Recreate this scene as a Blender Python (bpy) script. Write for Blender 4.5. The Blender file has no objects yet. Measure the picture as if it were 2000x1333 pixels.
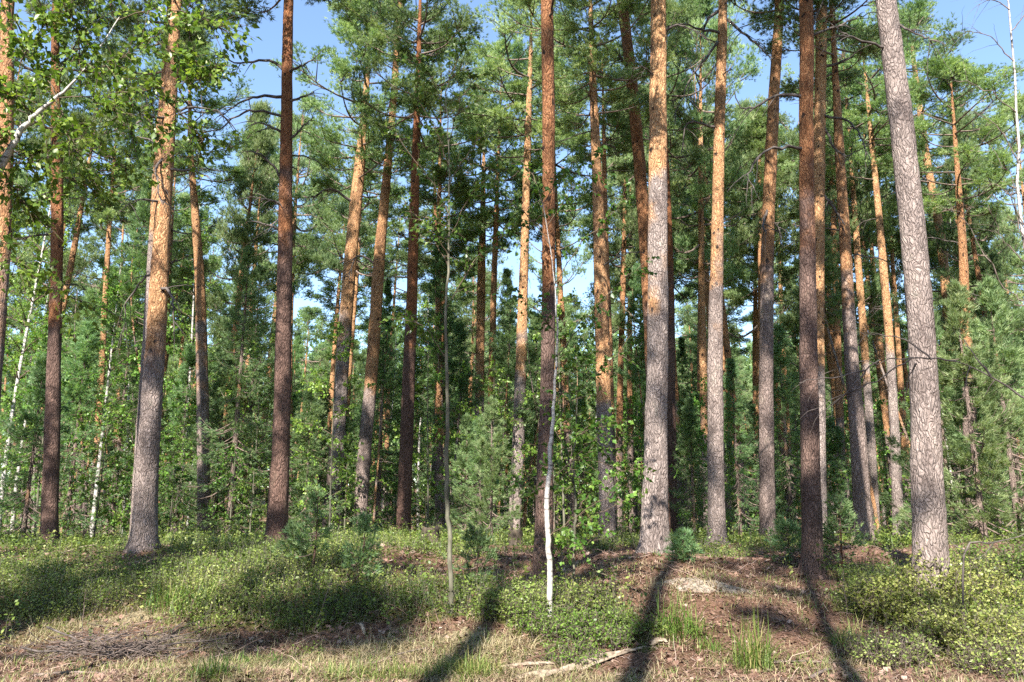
import bpy, math, random
import numpy as np
from mathutils import Vector, Matrix

R_ = math.radians
scene = bpy.context.scene
COL = scene.collection
CAMZ, F, PITCH = 1.6, 1570.0, R_(12.0)
CP, SP = math.cos(PITCH), math.sin(PITCH)
FWD = np.array([0, CP, SP]); UP = np.array([0, -SP, CP]); EYE = np.array([0, 0, CAMZ])
SUN_EL, SUN_AZ = R_(41), R_(15.5)         # shadows run away from the viewer, a little to the right

# ------------------------------------------------------------------ geometry of the view and the ground
def ray(px, py):
    return np.array([1.0, 0, 0]) * (px - 1000) / F + UP * (666.5 - py) / F + FWD
def at(px, py, d):                       # point seen at this pixel of the photo, d metres ahead
    r = ray(px, py)
    return EYE + r * (d / r[1])
def project(p):
    q = np.asarray(p, float) - EYE
    z = q @ FWD
    return 1000 + F * q[..., 0] / z, 666.5 - F * (q @ UP) / z, z

_rs = np.random.RandomState(11)
_waves = [(_rs.uniform(.35, 2.6), _rs.uniform(0, 6.28), _rs.uniform(0, 6.28)) for _ in range(14)]
PY = [-60, 0, 7.6, 8.6, 9.2, 10.0, 10.7, 11.6, 13, 15, 18, 25, 40, 60, 100, 160, 420]
PZ = [0.1, 0, 0.0, 0.03, 0.10, 0.36, 0.58, 0.72, .88, .95, .90, .68, .18, -.25, 1.0, 4.0, 14.0]
BUMPS = []                               # (x, y, rx, ry, height)
def ground(x, y):
    x = np.asarray(x, float); y = np.asarray(y, float)
    yy = y + .45 * np.sin(x * .55 + 1.0) * np.exp(-((y - 10) / 4) ** 2) + .25 * np.sin(x * 1.4)* np.exp(-((y - 10) / 3) ** 2)
    z = np.interp(yy, PY, PZ)
    # smooth the corners of the profile
    z = .5 * z + .25 * np.interp(yy - .35, PY, PZ) + .25 * np.interp(yy + .35, PY, PZ)
    n = 0
    for k, a, b in _waves:
        n = n + np.sin(k * (x * math.cos(a) + y * math.sin(a)) + b) / (k + .6)
    z = z + .035 * n
    for bx, by, rx, ry, h in BUMPS:
        z = z + h * np.exp(-((x - bx) / rx) ** 2 - ((y - by) / ry) ** 2)
    return z
def hit(px, py):                         # where a photo pixel meets the ground
    r = ray(px, py)
    t = np.linspace(4, 90, 4000)
    P = EYE + r[None] * t[:, None]
    below = P[:, 2] < ground(P[:, 0], P[:, 1])
    k = int(np.argmax(below)) if below.any() else 700
    return P[k]
for bpx, bpy_, rx, ry, h in [(1290, 1112, 1.1, 1.0, .13), (1360, 1150, 1.0, .6, .10), (330, 1105, .9, .7, .10),
                             (1070, 1215, 1.0, .6, .0), (1840, 1260, 1.5, 1.0, .02), (450, 1335, 1.0, .35, .10),
                             (820, 1100, 1.0, .8, .08), (1830, 1140, 1.6, 1.4, -.12), (1065, 1150, 1.0, .8, -.08)]:
    p = hit(bpx, bpy_); BUMPS.append((p[0], p[1], rx, ry, h))

# ------------------------------------------------------------------ mesh building
class MB:
    def __init__(s): s.v = []; s.t = []; s.q = []; s.a = []; s.n = 0; s.mt = []; s.mq = []
    def add(s, v, tris=None, quads=None, a=None):
        v = np.asarray(v, np.float32).reshape(-1, 3)
        if a is None: a = np.zeros((len(v), 3), np.float32)
        a = np.broadcast_to(np.asarray(a, np.float32), (len(v), 3))
        s.v.append(v); s.a.append(a)
        if tris is not None and len(tris): s.t.append(np.asarray(tris, np.int64).reshape(-1, 3) + s.n)
        if quads is not None and len(quads): s.q.append(np.asarray(quads, np.int64).reshape(-1, 4) + s.n)
        s.n += len(v)
    def mesh(s, name, mat, smooth=True):
        v = np.concatenate(s.v) if s.v else np.zeros((0, 3), np.float32)
        a = np.concatenate(s.a) if s.a else np.zeros((0, 3), np.float32)
        t = np.concatenate(s.t) if s.t else np.zeros((0, 3), np.int64)
        q = np.concatenate(s.q) if s.q else np.zeros((0, 4), np.int64)
        me = bpy.data.meshes.new(name)
        me.vertices.add(len(v)); me.vertices.foreach_set('co', v.ravel())
        nl = t.size + q.size
        me.loops.add(nl)
        me.loops.foreach_set('vertex_index', np.concatenate([t.ravel(), q.ravel()]).astype(np.int32))
        npoly = len(t) + len(q)
        me.polygons.add(npoly)
        st = np.concatenate([np.arange(len(t)) * 3, t.size + np.arange(len(q)) * 4]).astype(np.int32)
        me.polygons.foreach_set('loop_start', st)
        if smooth: me.polygons.foreach_set('use_smooth', np.ones(npoly, bool))
        me.update(calc_edges=True); me.validate()
        at_ = me.attributes.new('tone', 'FLOAT_COLOR', 'POINT')
        at_.data.foreach_set('color', np.concatenate([a, np.ones((len(a), 1), np.float32)], 1).astype(np.float32).ravel())
        me.materials.append(mat)
        return me
    def build(s, name, mat, parent=None, smooth=True, origin=None):
        if origin is not None:
            o = np.asarray(origin, np.float32)
            s.v = [x - o for x in s.v]
        ob = bpy.data.objects.new(name, s.mesh(name, mat, smooth)); COL.objects.link(ob)
        if parent is not None: ob.parent = parent
        elif origin is not None: ob.location = [float(c) for c in origin]
        return ob

def norm(a): return a / np.maximum(np.linalg.norm(a, axis=-1, keepdims=True), 1e-9)
def tubes(mb, P, Rd, sides=5, a=None, cap=False):   # P (m,n,3), Rd (m,n): many tubes at once
    P = np.asarray(P, float); Rd = np.asarray(Rd, float)
    if P.ndim == 2: P = P[None]; Rd = Rd[None]
    m, n, _ = P.shape
    T = norm(np.gradient(P, axis=1))
    mean = norm(P[:, -1] - P[:, 0])
    ref = np.where(np.abs(mean[:, 2:3]) > .8, np.array([[1., 0, 0]]), np.array([[0, 0, 1.]]))
    S = norm(np.cross(T, np.broadcast_to(ref[:, None], T.shape))); B = np.cross(S, T)
    th = np.arange(sides) / sides * 2 * np.pi
    V = P[:, :, None] + Rd[:, :, None, None] * (np.cos(th)[None, None, :, None] * S[:, :, None] + np.sin(th)[None, None, :, None] * B[:, :, None])
    i = np.arange(n - 1)[:, None] * sides; j = np.arange(sides)[None]; j2 = (j + 1) % sides
    q = np.stack([i + j, i + j2, i + sides + j2, i + sides + j], -1).reshape(-1, 4)
    Q = (q[None] + (np.arange(m) * n * sides)[:, None, None]).reshape(-1, 4)
    av = None
    if a is not None:
        a = np.asarray(a, np.float32)
        if a.ndim == 3: av = np.repeat(a, sides, axis=1).reshape(-1, 3)
        else: av = np.broadcast_to(a, (m * n * sides, 3))
    V2 = V.reshape(-1, 3)
    if cap and m == 1:
        c = P[0, -1:]; V2 = np.concatenate([V2, c])
        tr = [[(n - 1) * sides + k, (n - 1) * sides + (k + 1) % sides, n * sides] for k in range(sides)]
        if av is not None: av = np.concatenate([av, av[-1:]])
        mb.add(V2, tr, Q, av)
    else:
        mb.add(V2, None, Q, av)
def spline(pts, n):                      # Catmull-Rom through pts (k, c)
    pts = np.asarray(pts, float)
    P = np.vstack([2 * pts[0] - pts[1], pts, 2 * pts[-1] - pts[-2]])
    k = len(pts) - 1
    u = np.linspace(0, k - 1e-6, n); i = u.astype(int); f = (u - i)[:, None]
    a, b, c, d = P[i], P[i + 1], P[i + 2], P[i + 3]
    return .5 * ((2 * b) + (c - a) * f + (2 * a - 5 * b + 4 * c - d) * f ** 2 + (3 * b - a - 3 * c + d) * f ** 3)

def blades(mb, rs, C, D, n, L, W, spread, tint):    # needle tufts: C (m,3), D (m,3)
    m = len(C)
    D = np.repeat(D, n, 0); C = np.repeat(C, n, 0); tint = np.repeat(tint, n, 0)
    d = norm(D + spread * norm(rs.normal(size=D.shape)))
    s = norm(np.cross(d, rs.normal(size=d.shape)))
    l = (L * rs.uniform(.7, 1.2, (len(d), 1))); w = W * .5 * rs.uniform(.8, 1.2, (len(d), 1))
    base = C + rs.normal(size=C.shape) * L * .12
    V = np.stack([base - s * w, base + s * w, base + d * l], 1).reshape(-1, 3)
    a = np.repeat(tint, 3, 0)
    mb.add(V, np.arange(len(V)).reshape(-1, 3), None, a)
def leaves(mb, rs, C, D, size, tint, wide=.72):     # pointed leaves, folded a little on the midrib
    m = len(C)
    d = norm(D); s = norm(np.cross(d, norm(rs.normal(size=d.shape) + np.array([0, 0, .8])))); nrm = np.cross(s, d)
    l = size * rs.uniform(.65, 1.2, (m, 1)); w = l * wide * .5 * rs.uniform(.85, 1.15, (m, 1)); f = l * .10
    p0 = C; tip = C + d * l - nrm * f * .6
    V = np.stack([p0, p0 + d * l * .38 + s * w + nrm * f, tip, p0 + d * l * .38 - s * w + nrm * f, p0 + d * l * .4], 1)
    i = np.arange(m)[:, None] * 5
    t = np.concatenate([i + np.array([[0, 4, 1]]), i + np.array([[4, 2, 1]]), i + np.array([[0, 3, 4]]), i + np.array([[4, 3, 2]])])
    mb.add(V.reshape(-1, 3), t, None, np.repeat(tint, 5, 0))
def tints(rs, m, lo=0., hi=1.): return np.stack([rs.uniform(lo, hi, m), rs.uniform(0, 1, m), rs.uniform(0, 1, m)], 1)

# ------------------------------------------------------------------ materials
def mat(name):
    m = bpy.data.materials.new(name); m.use_nodes = True
    nt = m.node_tree; nt.nodes.clear()
    out = nt.nodes.new('ShaderNodeOutputMaterial')
    def N(t, **kw):
        n = nt.nodes.new('ShaderNode' + t)
        for k, v in kw.items():
            if k in n.inputs.keys() if isinstance(k, str) else False: n.inputs[k].default_value = v
            else: setattr(n, k, v)
        return n
    def Lk(a, b): nt.links.new(a, b)
    return m, nt, N, Lk, out
def ramp(N, Lk, fac, stops):
    r = N('ValToRGB'); cr = r.color_ramp
    while len(cr.elements) < len(stops): cr.elements.new(.5)
    for e, (p, c) in zip(cr.elements, stops):
        e.position = p; e.color = (*c, 1) if len(c) == 3 else c
    Lk(fac, r.inputs[0]); return r.outputs[0]
def mixc(N, Lk, fac, a, b, mode='MIX'):
    n = N('Mix', data_type='RGBA', blend_type=mode)
    for sock, v in ((n.inputs[0], fac), (n.inputs[6], a), (n.inputs[7], b)):
        if isinstance(v, (int, float)): sock.default_value = v
        elif isinstance(v, tuple): sock.default_value = (*v, 1)
        else: Lk(v, sock)
    return n.outputs[2]
def leaf_material(name, c0, c1, c2, rough=.5, trans=.3, objvar=.25):
    m, nt, N, Lk, out = mat(name)
    at_ = N('Attribute', attribute_name='tone'); sep = N('SeparateColor'); Lk(at_.outputs['Color'], sep.inputs[0])
    col = ramp(N, Lk, sep.outputs[0], [(0, c0), (.55, c1), (1, c2)])
    oi = N('ObjectInfo')
    hs = N('HueSaturation'); Lk(col, hs.inputs['Color'])
    mr = N('MapRange'); Lk(oi.outputs['Random'], mr.inputs[0]); mr.inputs[3].default_value = 1 - objvar; mr.inputs[4].default_value = 1 + objvar
    Lk(mr.outputs[0], hs.inputs['Value'])
    mr2 = N('MapRange'); 
    ml = N('Math', operation='FRACT'); mu = N('Math', operation='MULTIPLY'); mu.inputs[1].default_value = 7.31
    Lk(oi.outputs['Random'], mu.inputs[0]); Lk(mu.outputs[0], ml.inputs[0]); Lk(ml.outputs[0], mr2.inputs[0])
    mr2.inputs[3].default_value = .485; mr2.inputs[4].default_value = .515; Lk(mr2.outputs[0], hs.inputs['Hue'])
    p = N('BsdfPrincipled'); p.inputs['Roughness'].default_value = rough; p.inputs['Specular IOR Level'].default_value = .32
    Lk(hs.outputs[0], p.inputs['Base Color'])
    tr = N('BsdfTranslucent'); bright = mixc(N, Lk, 1.0, hs.outputs[0], (1.25, 1.3, .55), 'MULTIPLY'); Lk(bright, tr.inputs[0])
    mx = N('MixShader'); mx.inputs[0].default_value = trans
    Lk(p.outputs[0], mx.inputs[1]); Lk(tr.outputs[0], mx.inputs[2]); Lk(mx.outputs[0], out.inputs[0])
    return m
M = {}
M['needles'] = leaf_material('pine needles', (.11, .175, .075), (.225, .315, .135), (.39, .46, .24), .45, .40)
M['spruce'] = leaf_material('spruce needles', (.09, .165, .08), (.175, .28, .12), (.33, .43, .20), .45, .40)
M['birchleaf'] = leaf_material('birch leaves', (.09, .19, .035), (.165, .30, .05), (.29, .41, .09), .36, .40)
M['darkleaf'] = leaf_material('sapling leaves', (.05, .12, .025), (.085, .17, .03), (.17, .26, .05), .36, .36)
M['bilberry'] = leaf_material('bilberry leaves', (.07, .115, .028), (.175, .245, .048), (.35, .375, .12), .4, .32, .12)
M['grass'] = leaf_material('grass blades', (.08, .16, .03), (.16, .24, .05), (.38, .34, .14), .45, .35, .12)
M['drygrass'] = leaf_material('dry grass', (.22, .19, .10), (.36, .30, .17), (.50, .43, .26), .6, .25, .1)
M['litter'] = leaf_material('fallen needles and twigs', (.10, .055, .035), (.24, .15, .105), (.42, .32, .25), .8, .0, .0)

def bark_material(name, grey0, grey1, crack, or0, or1, or2):
    m, nt, N, Lk, out = mat(name)
    tc = N('TexCoord'); oi = N('ObjectInfo')
    off = N('Vector' + 'Math', operation='SCALE'); 
    cmb = N('CombineXYZ')
    for k in range(3): Lk(oi.outputs['Random'], cmb.inputs[k])
    Lk(cmb.outputs[0], off.inputs[0]); off.inputs['Scale'].default_value = 37
    add = N('VectorMath', operation='ADD'); Lk(tc.outputs['Object'], add.inputs[0]); Lk(off.outputs[0], add.inputs[1])
    # wander, so that plates are not a regular net
    wn = N('TexNoise'); wn.inputs['Scale'].default_value = 5; Lk(add.outputs[0], wn.inputs['Vector'])
    ws = N('VectorMath', operation='SCALE'); Lk(wn.outputs['Color'], ws.inputs[0]); ws.inputs['Scale'].default_value = .16
    add2 = N('VectorMath', operation='ADD'); Lk(add.outputs[0], add2.inputs[0]); Lk(ws.outputs[0], add2.inputs[1])
    mp = N('Mapping'); mp.inputs['Scale'].default_value = (25, 25, 5.2); Lk(add2.outputs[0], mp.inputs[0])
    vo = N('TexVoronoi', feature='DISTANCE_TO_EDGE'); vo.inputs['Scale'].default_value = 1; Lk(mp.outputs[0], vo.inputs['Vector'])
    vc = N('TexVoronoi', feature='F1'); vc.inputs['Scale'].default_value = 1; Lk(mp.outputs[0], vc.inputs['Vector'])
    n1 = N('TexNoise'); n1.inputs['Scale'].default_value = 1.9; n1.inputs['Detail'].default_value = 8; n1.inputs['Roughness'].default_value = .65
    Lk(mp.outputs[0], n1.inputs['Vector'])
    n2 = N('TexNoise'); n2.inputs['Scale'].default_value = 1.3; n2.inputs['Detail'].default_value = 5; Lk(add.outputs[0], n2.inputs['Vector'])
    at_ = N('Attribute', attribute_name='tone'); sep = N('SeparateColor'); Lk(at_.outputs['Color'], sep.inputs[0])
    # lower plated bark
    g = mixc(N, Lk, n1.outputs[0], grey0, grey1)
    cell = N('SeparateColor'); Lk(vc.outputs['Color'], cell.inputs[0])
    mrc = N('MapRange'); Lk(cell.outputs[0], mrc.inputs[0]); mrc.inputs[3].default_value = .86; mrc.inputs[4].default_value = 1.12
    g = mixc(N, Lk, 1.0, g, mrc.outputs[0], 'MULTIPLY')
    cr = ramp(N, Lk, vo.outputs['Distance'], [(.0, (1, 1, 1)), (.10, (.45, .45, .45)), (.22, (0, 0, 0))])
    crk = N('Math', operation='MULTIPLY'); Lk(cr, crk.inputs[0]); crk.inputs[1].default_value = .45
    g = mixc(N, Lk, crk.outputs[0], g, crack)
    # upper flaking bark
    n3 = N('TexNoise'); n3.inputs['Scale'].default_value = 1.4; n3.inputs['Detail'].default_value = 7; n3.inputs['Roughness'].default_value = .7
    Lk(mp.outputs[0], n3.inputs['Vector'])
    o = ramp(N, Lk, n3.outputs[0], [(.30, or0), (.48, or1), (.66, or2)])
    cr2 = ramp(N, Lk, vo.outputs['Distance'], [(.0, (1, 1, 1)), (.07, (0, 0, 0))])
    cm = N('Math', operation='MULTIPLY'); Lk(cr2, cm.inputs[0]); cm.inputs[1].default_value = .45
    o = mixc(N, Lk, cm.outputs[0], o, (or0[0] * .5, or0[1] * .5, or0[2] * .5))
    nb = N('TexNoise'); nb.inputs['Scale'].default_value = .9; nb.inputs['Detail'].default_value = 9; nb.inputs['Roughness'].default_value = .72
    mb_ = N('Mapping'); mb_.inputs['Scale'].default_value = (3.2, 3.2, 1.5); Lk(add2.outputs[0], mb_.inputs[0]); Lk(mb_.outputs[0], nb.inputs['Vector'])
    dk = ramp(N, Lk, nb.outputs[0], [(.52, (0, 0, 0)), (.68, (.9, .9, .9))])
    o = mixc(N, Lk, dk, o, mixc(N, Lk, n1.outputs[0], (.11, .055, .035), (.30, .15, .085)))
    gs = ramp(N, Lk, nb.outputs[0], [(.40, (1.12, 1.1, 1.08)), (.5, (1, 1, 1)), (.62, (.62, .60, .60))])
    g = mixc(N, Lk, 1.0, g, gs, 'MULTIPLY')
    lc = ramp(N, Lk, nb.outputs[0], [(.30, (.5, .5, .5)), (.42, (0, 0, 0))])
    g = mixc(N, Lk, lc, g, (.30, .315, .255))
    # knots
    mk = N('Mapping'); mk.inputs['Scale'].default_value = (5, 5, 3.4); Lk(add2.outputs[0], mk.inputs[0])
    vk = N('TexVoronoi', feature='F1'); vk.inputs['Scale'].default_value = 1; Lk(mk.outputs[0], vk.inputs['Vector'])
    kn = ramp(N, Lk, vk.outputs['Distance'], [(.13, (1, 1, 1)), (.2, (0, 0, 0))])
    o = mixc(N, Lk, kn, o, (.05, .03, .02))
    # transition along the stem
    ad = N('Math', operation='ADD'); 
    sb = N('MapRange'); Lk(n2.outputs[0], sb.inputs[0]); sb.inputs[1].default_value = .3; sb.inputs[2].default_value = .7; sb.inputs[3].default_value = -.7; sb.inputs[4].default_value = .7
    Lk(sep.outputs[0], ad.inputs[0]); Lk(sb.outputs[0], ad.inputs[1])
    st = N('MapRange'); st.interpolation_type = 'SMOOTHSTEP'; Lk(ad.outputs[0], st.inputs[0]); st.inputs[1].default_value = .15; st.inputs[2].default_value = .85
    c = mixc(N, Lk, st.outputs[0], g, o)
    # per-tree tone (G darkens / reddens, on some pines also standing for shade) and moss at the foot (B)
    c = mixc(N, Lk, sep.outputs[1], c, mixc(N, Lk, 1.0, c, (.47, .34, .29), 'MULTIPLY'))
    ms = N('Math', operation='MULTIPLY'); Lk(sep.outputs[2], ms.inputs[0]); Lk(n2.outputs[0], ms.inputs[1])
    c = mixc(N, Lk, ms.outputs[0], c, (.12, .14, .06))
    p = N('BsdfPrincipled'); p.inputs['Roughness'].default_value = .85; p.inputs['Specular IOR Level'].default_value = .25
    Lk(c, p.inputs['Base Color'])
    hgt = N('Math', operation='SUBTRACT'); Lk(n1.outputs[0], hgt.inputs[0]); Lk(crk.outputs[0], hgt.inputs[1])
    bp = N('Bump'); bp.inputs['Strength'].default_value = .9; bp.inputs['Distance'].default_value = .055
    Lk(hgt.outputs[0], bp.inputs['Height']); Lk(bp.outputs[0], p.inputs['Normal'])
    Lk(p.outputs[0], out.inputs[0])
    return m
M['bark'] = bark_material('pine bark', (.235, .18, .155), (.455, .38, .345), (.08, .055, .046), (.23, .105, .055), (.50, .262, .12), (.70, .46, .25))
def plain_bark(name, c0, c1, sc=(10, 10, 10), bump=.4):
    m, nt, N, Lk, out = mat(name)
    tc = N('TexCoord'); mp = N('Mapping'); mp.inputs['Scale'].default_value = sc; Lk(tc.outputs['Object'], mp.inputs[0])
    n = N('TexNoise'); n.inputs['Scale'].default_value = 1; n.inputs['Detail'].default_value = 6; Lk(mp.outputs[0], n.inputs['Vector'])
    c = ramp(N, Lk, n.outputs[0], [(.33, c0), (.68, c1)])
    p = N('BsdfPrincipled'); p.inputs['Roughness'].default_value = .85; p.inputs['Specular IOR Level'].default_value = .2; Lk(c, p.inputs['Base Color'])
    b = N('Bump'); b.inputs['Strength'].default_value = bump; b.inputs['Distance'].default_value = .01; Lk(n.outputs[0], b.inputs['Height']); Lk(b.outputs[0], p.inputs['Normal'])
    Lk(p.outputs[0], out.inputs[0]); return m
M['limb'] = plain_bark('pine limb bark', (.10, .075, .06), (.27, .20, .165))
M['deadlimb'] = plain_bark('dead grey branch', (.04, .033, .03), (.15, .125, .11))
M['twig'] = plain_bark('dead twigs', (.06, .045, .038), (.22, .17, .145))
M['palewood'] = plain_bark('weathered split wood', (.14, .10, .07), (.42, .34, .25), (16, 16, 16), .9)
M['stump'] = plain_bark('rotten stump wood', (.025, .02, .016), (.11, .085, .06), (9, 9, 5), .8)
M['stem'] = plain_bark('sapling bark', (.07, .065, .045), (.19, .18, .13), (14, 14, 5), .3)
M['lichen'] = plain_bark('pale reindeer lichen', (.13, .095, .07), (.36, .31, .25), (22, 22, 22), .6)
M['leafstem'] = plain_bark('thin leafy twig', (.07, .05, .035), (.16, .12, .08))
def birch_bark():
    m, nt, N, Lk, out = mat('birch bark')
    tc = N('TexCoord'); mp = N('Mapping'); mp.inputs['Scale'].default_value = (6, 6, 24); Lk(tc.outputs['Object'], mp.inputs[0])
    n = N('TexNoise'); n.inputs['Scale'].default_value = 1; n.inputs['Detail'].default_value = 5; Lk(mp.outputs[0], n.inputs['Vector'])
    mp2 = N('Mapping'); mp2.inputs['Scale'].default_value = (5, 5, 4.5); Lk(tc.outputs['Object'], mp2.inputs[0])
    n2 = N('TexNoise'); n2.inputs['Scale'].default_value = 1; n2.inputs['Detail'].default_value = 4; Lk(mp2.outputs[0], n2.inputs['Vector'])
    c = ramp(N, Lk, n.outputs[0], [(.34, (.10, .09, .08)), (.42, (.34, .31, .28)), (.7, (.58, .55, .51))])
    d = ramp(N, Lk, n2.outputs[0], [(.60, (0, 0, 0)), (.66, (1, 1, 1))])
    c = mixc(N, Lk, d, c, (.06, .05, .045))
    p = N('BsdfPrincipled'); p.inputs['Roughness'].default_value = .6; Lk(c, p.inputs['Base Color'])
    b = N('Bump'); b.inputs['Strength'].default_value = .3; b.inputs['Distance'].default_value = .006; Lk(n.outputs[0], b.inputs['Height']); Lk(b.outputs[0], p.inputs['Normal'])
    Lk(p.outputs[0], out.inputs[0]); return m
M['birch'] = birch_bark()
def ground_material():
    m, nt, N, Lk, out = mat('forest floor')
    tc = N('TexCoord')
    def noise(s, d=8, r=.6):
        n = N('TexNoise'); n.inputs['Scale'].default_value = s; n.inputs['Detail'].default_value = d; n.inputs['Roughness'].default_value = r
        Lk(tc.outputs['Object'], n.inputs['Vector']); return n.outputs[0]
    at_ = N('Attribute', attribute_name='tone'); sep = N('SeparateColor'); Lk(at_.outputs['Color'], sep.inputs[0])
    fine = noise(34, 8, .75); mid = noise(5.0); big = noise(.9)
    lit = ramp(N, Lk, fine, [(.28, (.055, .03, .02)), (.5, (.205, .115, .076)), (.72, (.40, .275, .20))])
    sand = ramp(N, Lk, fine, [(.3, (.14, .105, .06)), (.5, (.34, .28, .165)), (.75, (.54, .47, .31))])
    moss = ramp(N, Lk, fine, [(.3, (.035, .04, .012)), (.5, (.11, .115, .032)), (.75, (.22, .215, .07))])
    def soft(v, nz, lo=.4, hi=.62):
        a = N('Math', operation='ADD'); Lk(v, a.inputs[0]); s = N('Math', operation='SUBTRACT'); Lk(nz, s.inputs[0]); s.inputs[1].default_value = .5
        k = N('Math', operation='MULTIPLY'); Lk(s.outputs[0], k.inputs[0]); k.inputs[1].default_value = 1.5; Lk(k.outputs[0], a.inputs[1])
        r = N('MapRange'); Lk(a.outputs[0], r.inputs[0]); r.inputs[1].default_value = lo; r.inputs[2].default_value = hi; return r.outputs[0]
    c = mixc(N, Lk, soft(sep.outputs[1], mid), lit, sand)
    c = mixc(N, Lk, soft(sep.outputs[0], mid), c, moss)
    hum = ramp(N, Lk, noise(2.3, 9, .7), [(.36, (.50, .45, .42)), (.52, (1, 1, 1)), (.68, (1.2, 1.16, 1.1))])
    c = mixc(N, Lk, 1.0, c, hum, 'MULTIPLY')
    p = N('BsdfPrincipled'); p.inputs['Roughness'].default_value = .95; p.inputs['Specular IOR Level'].default_value = .1; Lk(c, p.inputs['Base Color'])
    b = N('Bump'); b.inputs['Strength'].default_value = 1; b.inputs['Distance'].default_value = .05; Lk(fine, b.inputs['Height']); Lk(b.outputs[0], p.inputs['Normal'])
    Lk(p.outputs[0], out.inputs[0]); return m
M['ground'] = ground_material()

# ------------------------------------------------------------------ tagging
def thing(name, label, cat, loc, rz=0, group=None):
    o = bpy.data.objects.new(name, None); COL.objects.link(o); o.empty_display_size = .3
    o.location = [float(c) for c in loc]; o.rotation_euler = (0, 0, rz)
    return tag(o, label, cat, group)
def tag(o, label, cat, group=None, kind=None):
    if label: o['label'] = label
    if cat: o['category'] = cat
    if group: o['group'] = group
    if kind: o['kind'] = kind
    return o
def child(name, me, parent, loc=(0, 0, 0), rot=None, scale=(1, 1, 1)):
    o = bpy.data.objects.new(name, me); COL.objects.link(o); o.parent = parent
    o.location = [float(c) for c in loc]
    if rot is not None: o.rotation_euler = rot
    o.scale = scale; return o
def dup(root, loc, rz, s=1.0, label=None):
    r = root.copy(); COL.objects.link(r); r.location = [float(c) for c in loc]; r.rotation_euler = (0, 0, rz); r.scale = (s, s, s)
    if label: r['label'] = label
    for ch in list(root.children):
        c = ch.copy(); COL.objects.link(c); c.parent = r
        for g in ch.children:
            d = g.copy(); COL.objects.link(d); d.parent = c
    return r

# ------------------------------------------------------------------ growing things
def trunk_mesh(mb, P, Rd, sides, rs, tone, flare=.46, rough=.03):   # P (n,3) local, tone (n,3)
    n = len(P)
    T = norm(np.gradient(P, axis=0))
    S = norm(np.cross(T, np.array([[0, 1., 0]]))); B = np.cross(S, T)
    th = np.arange(sides) / sides * 2 * np.pi
    ph = rs.uniform(0, 6.28, 5); z = P[:, 2]
    lob = 1 + 1.25 * rough * (np.sin(2 * th[None] + ph[0] + .9 * z[:, None]) + .8 * np.sin(3 * th[None] + ph[1] - 1.7 * z[:, None]) + .8 * np.sin(5 * th[None] + 4.3 * z[:, None] + ph[2])) \
        + rough * .9 * rs.normal(size=(n, sides))
    fl = 1 + (.06 * np.exp(-np.maximum(z, 0) / .5))[:, None] + (flare * np.exp(-np.maximum(z, 0) / .14))[:, None] * (.6 + .6 * np.sin(5 * th[None] + ph[3]))
    rr = Rd[:, None] * lob * fl
    V = P[:, None] + rr[..., None] * (np.cos(th)[None, :, None] * S[:, None] + np.sin(th)[None, :, None] * B[:, None])
    i = np.arange(n - 1)[:, None] * sides; j = np.arange(sides)[None]; j2 = (j + 1) % sides
    q = np.stack([i + j, i + j2, i + sides + j2, i + sides + j], -1).reshape(-1, 4)
    mb.add(V.reshape(-1, 3), None, q, np.repeat(tone, sides, 0))

def dead_branch(mb, rs, pts, r0, twigs=6, tl=.35, nz=.010):
    P = spline(pts, 14); L = np.linalg.norm(P[-1] - P[0])
    P[1:-1] += rs.normal(size=(12, 3)) * L * nz
    tubes(mb, P, r0 * np.linspace(1, .25, 14), 6)
    if twigs:
        i = rs.randint(3, 14, twigs); b = P[i]; d = norm(P[i] - P[i - 1])
        d = norm(d + rs.normal(size=d.shape) * .55 + np.array([0, 0, -.15]))
        ln = tl * rs.uniform(.4, 1.2, (twigs, 1)); t = np.linspace(0, 1, 6)[None, :, None]
        Q = b[:, None] + d[:, None] * ln[:, None] * t + np.array([0, 0, -.35]) * (ln[:, None] * t ** 2) + rs.normal(size=(twigs, 6, 3)) * .02 * ln[:, None]*t
        tubes(mb, Q, np.broadcast_to(r0 * .34 * np.linspace(1, .25, 6)[None], (twigs, 6)), 4)

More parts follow.
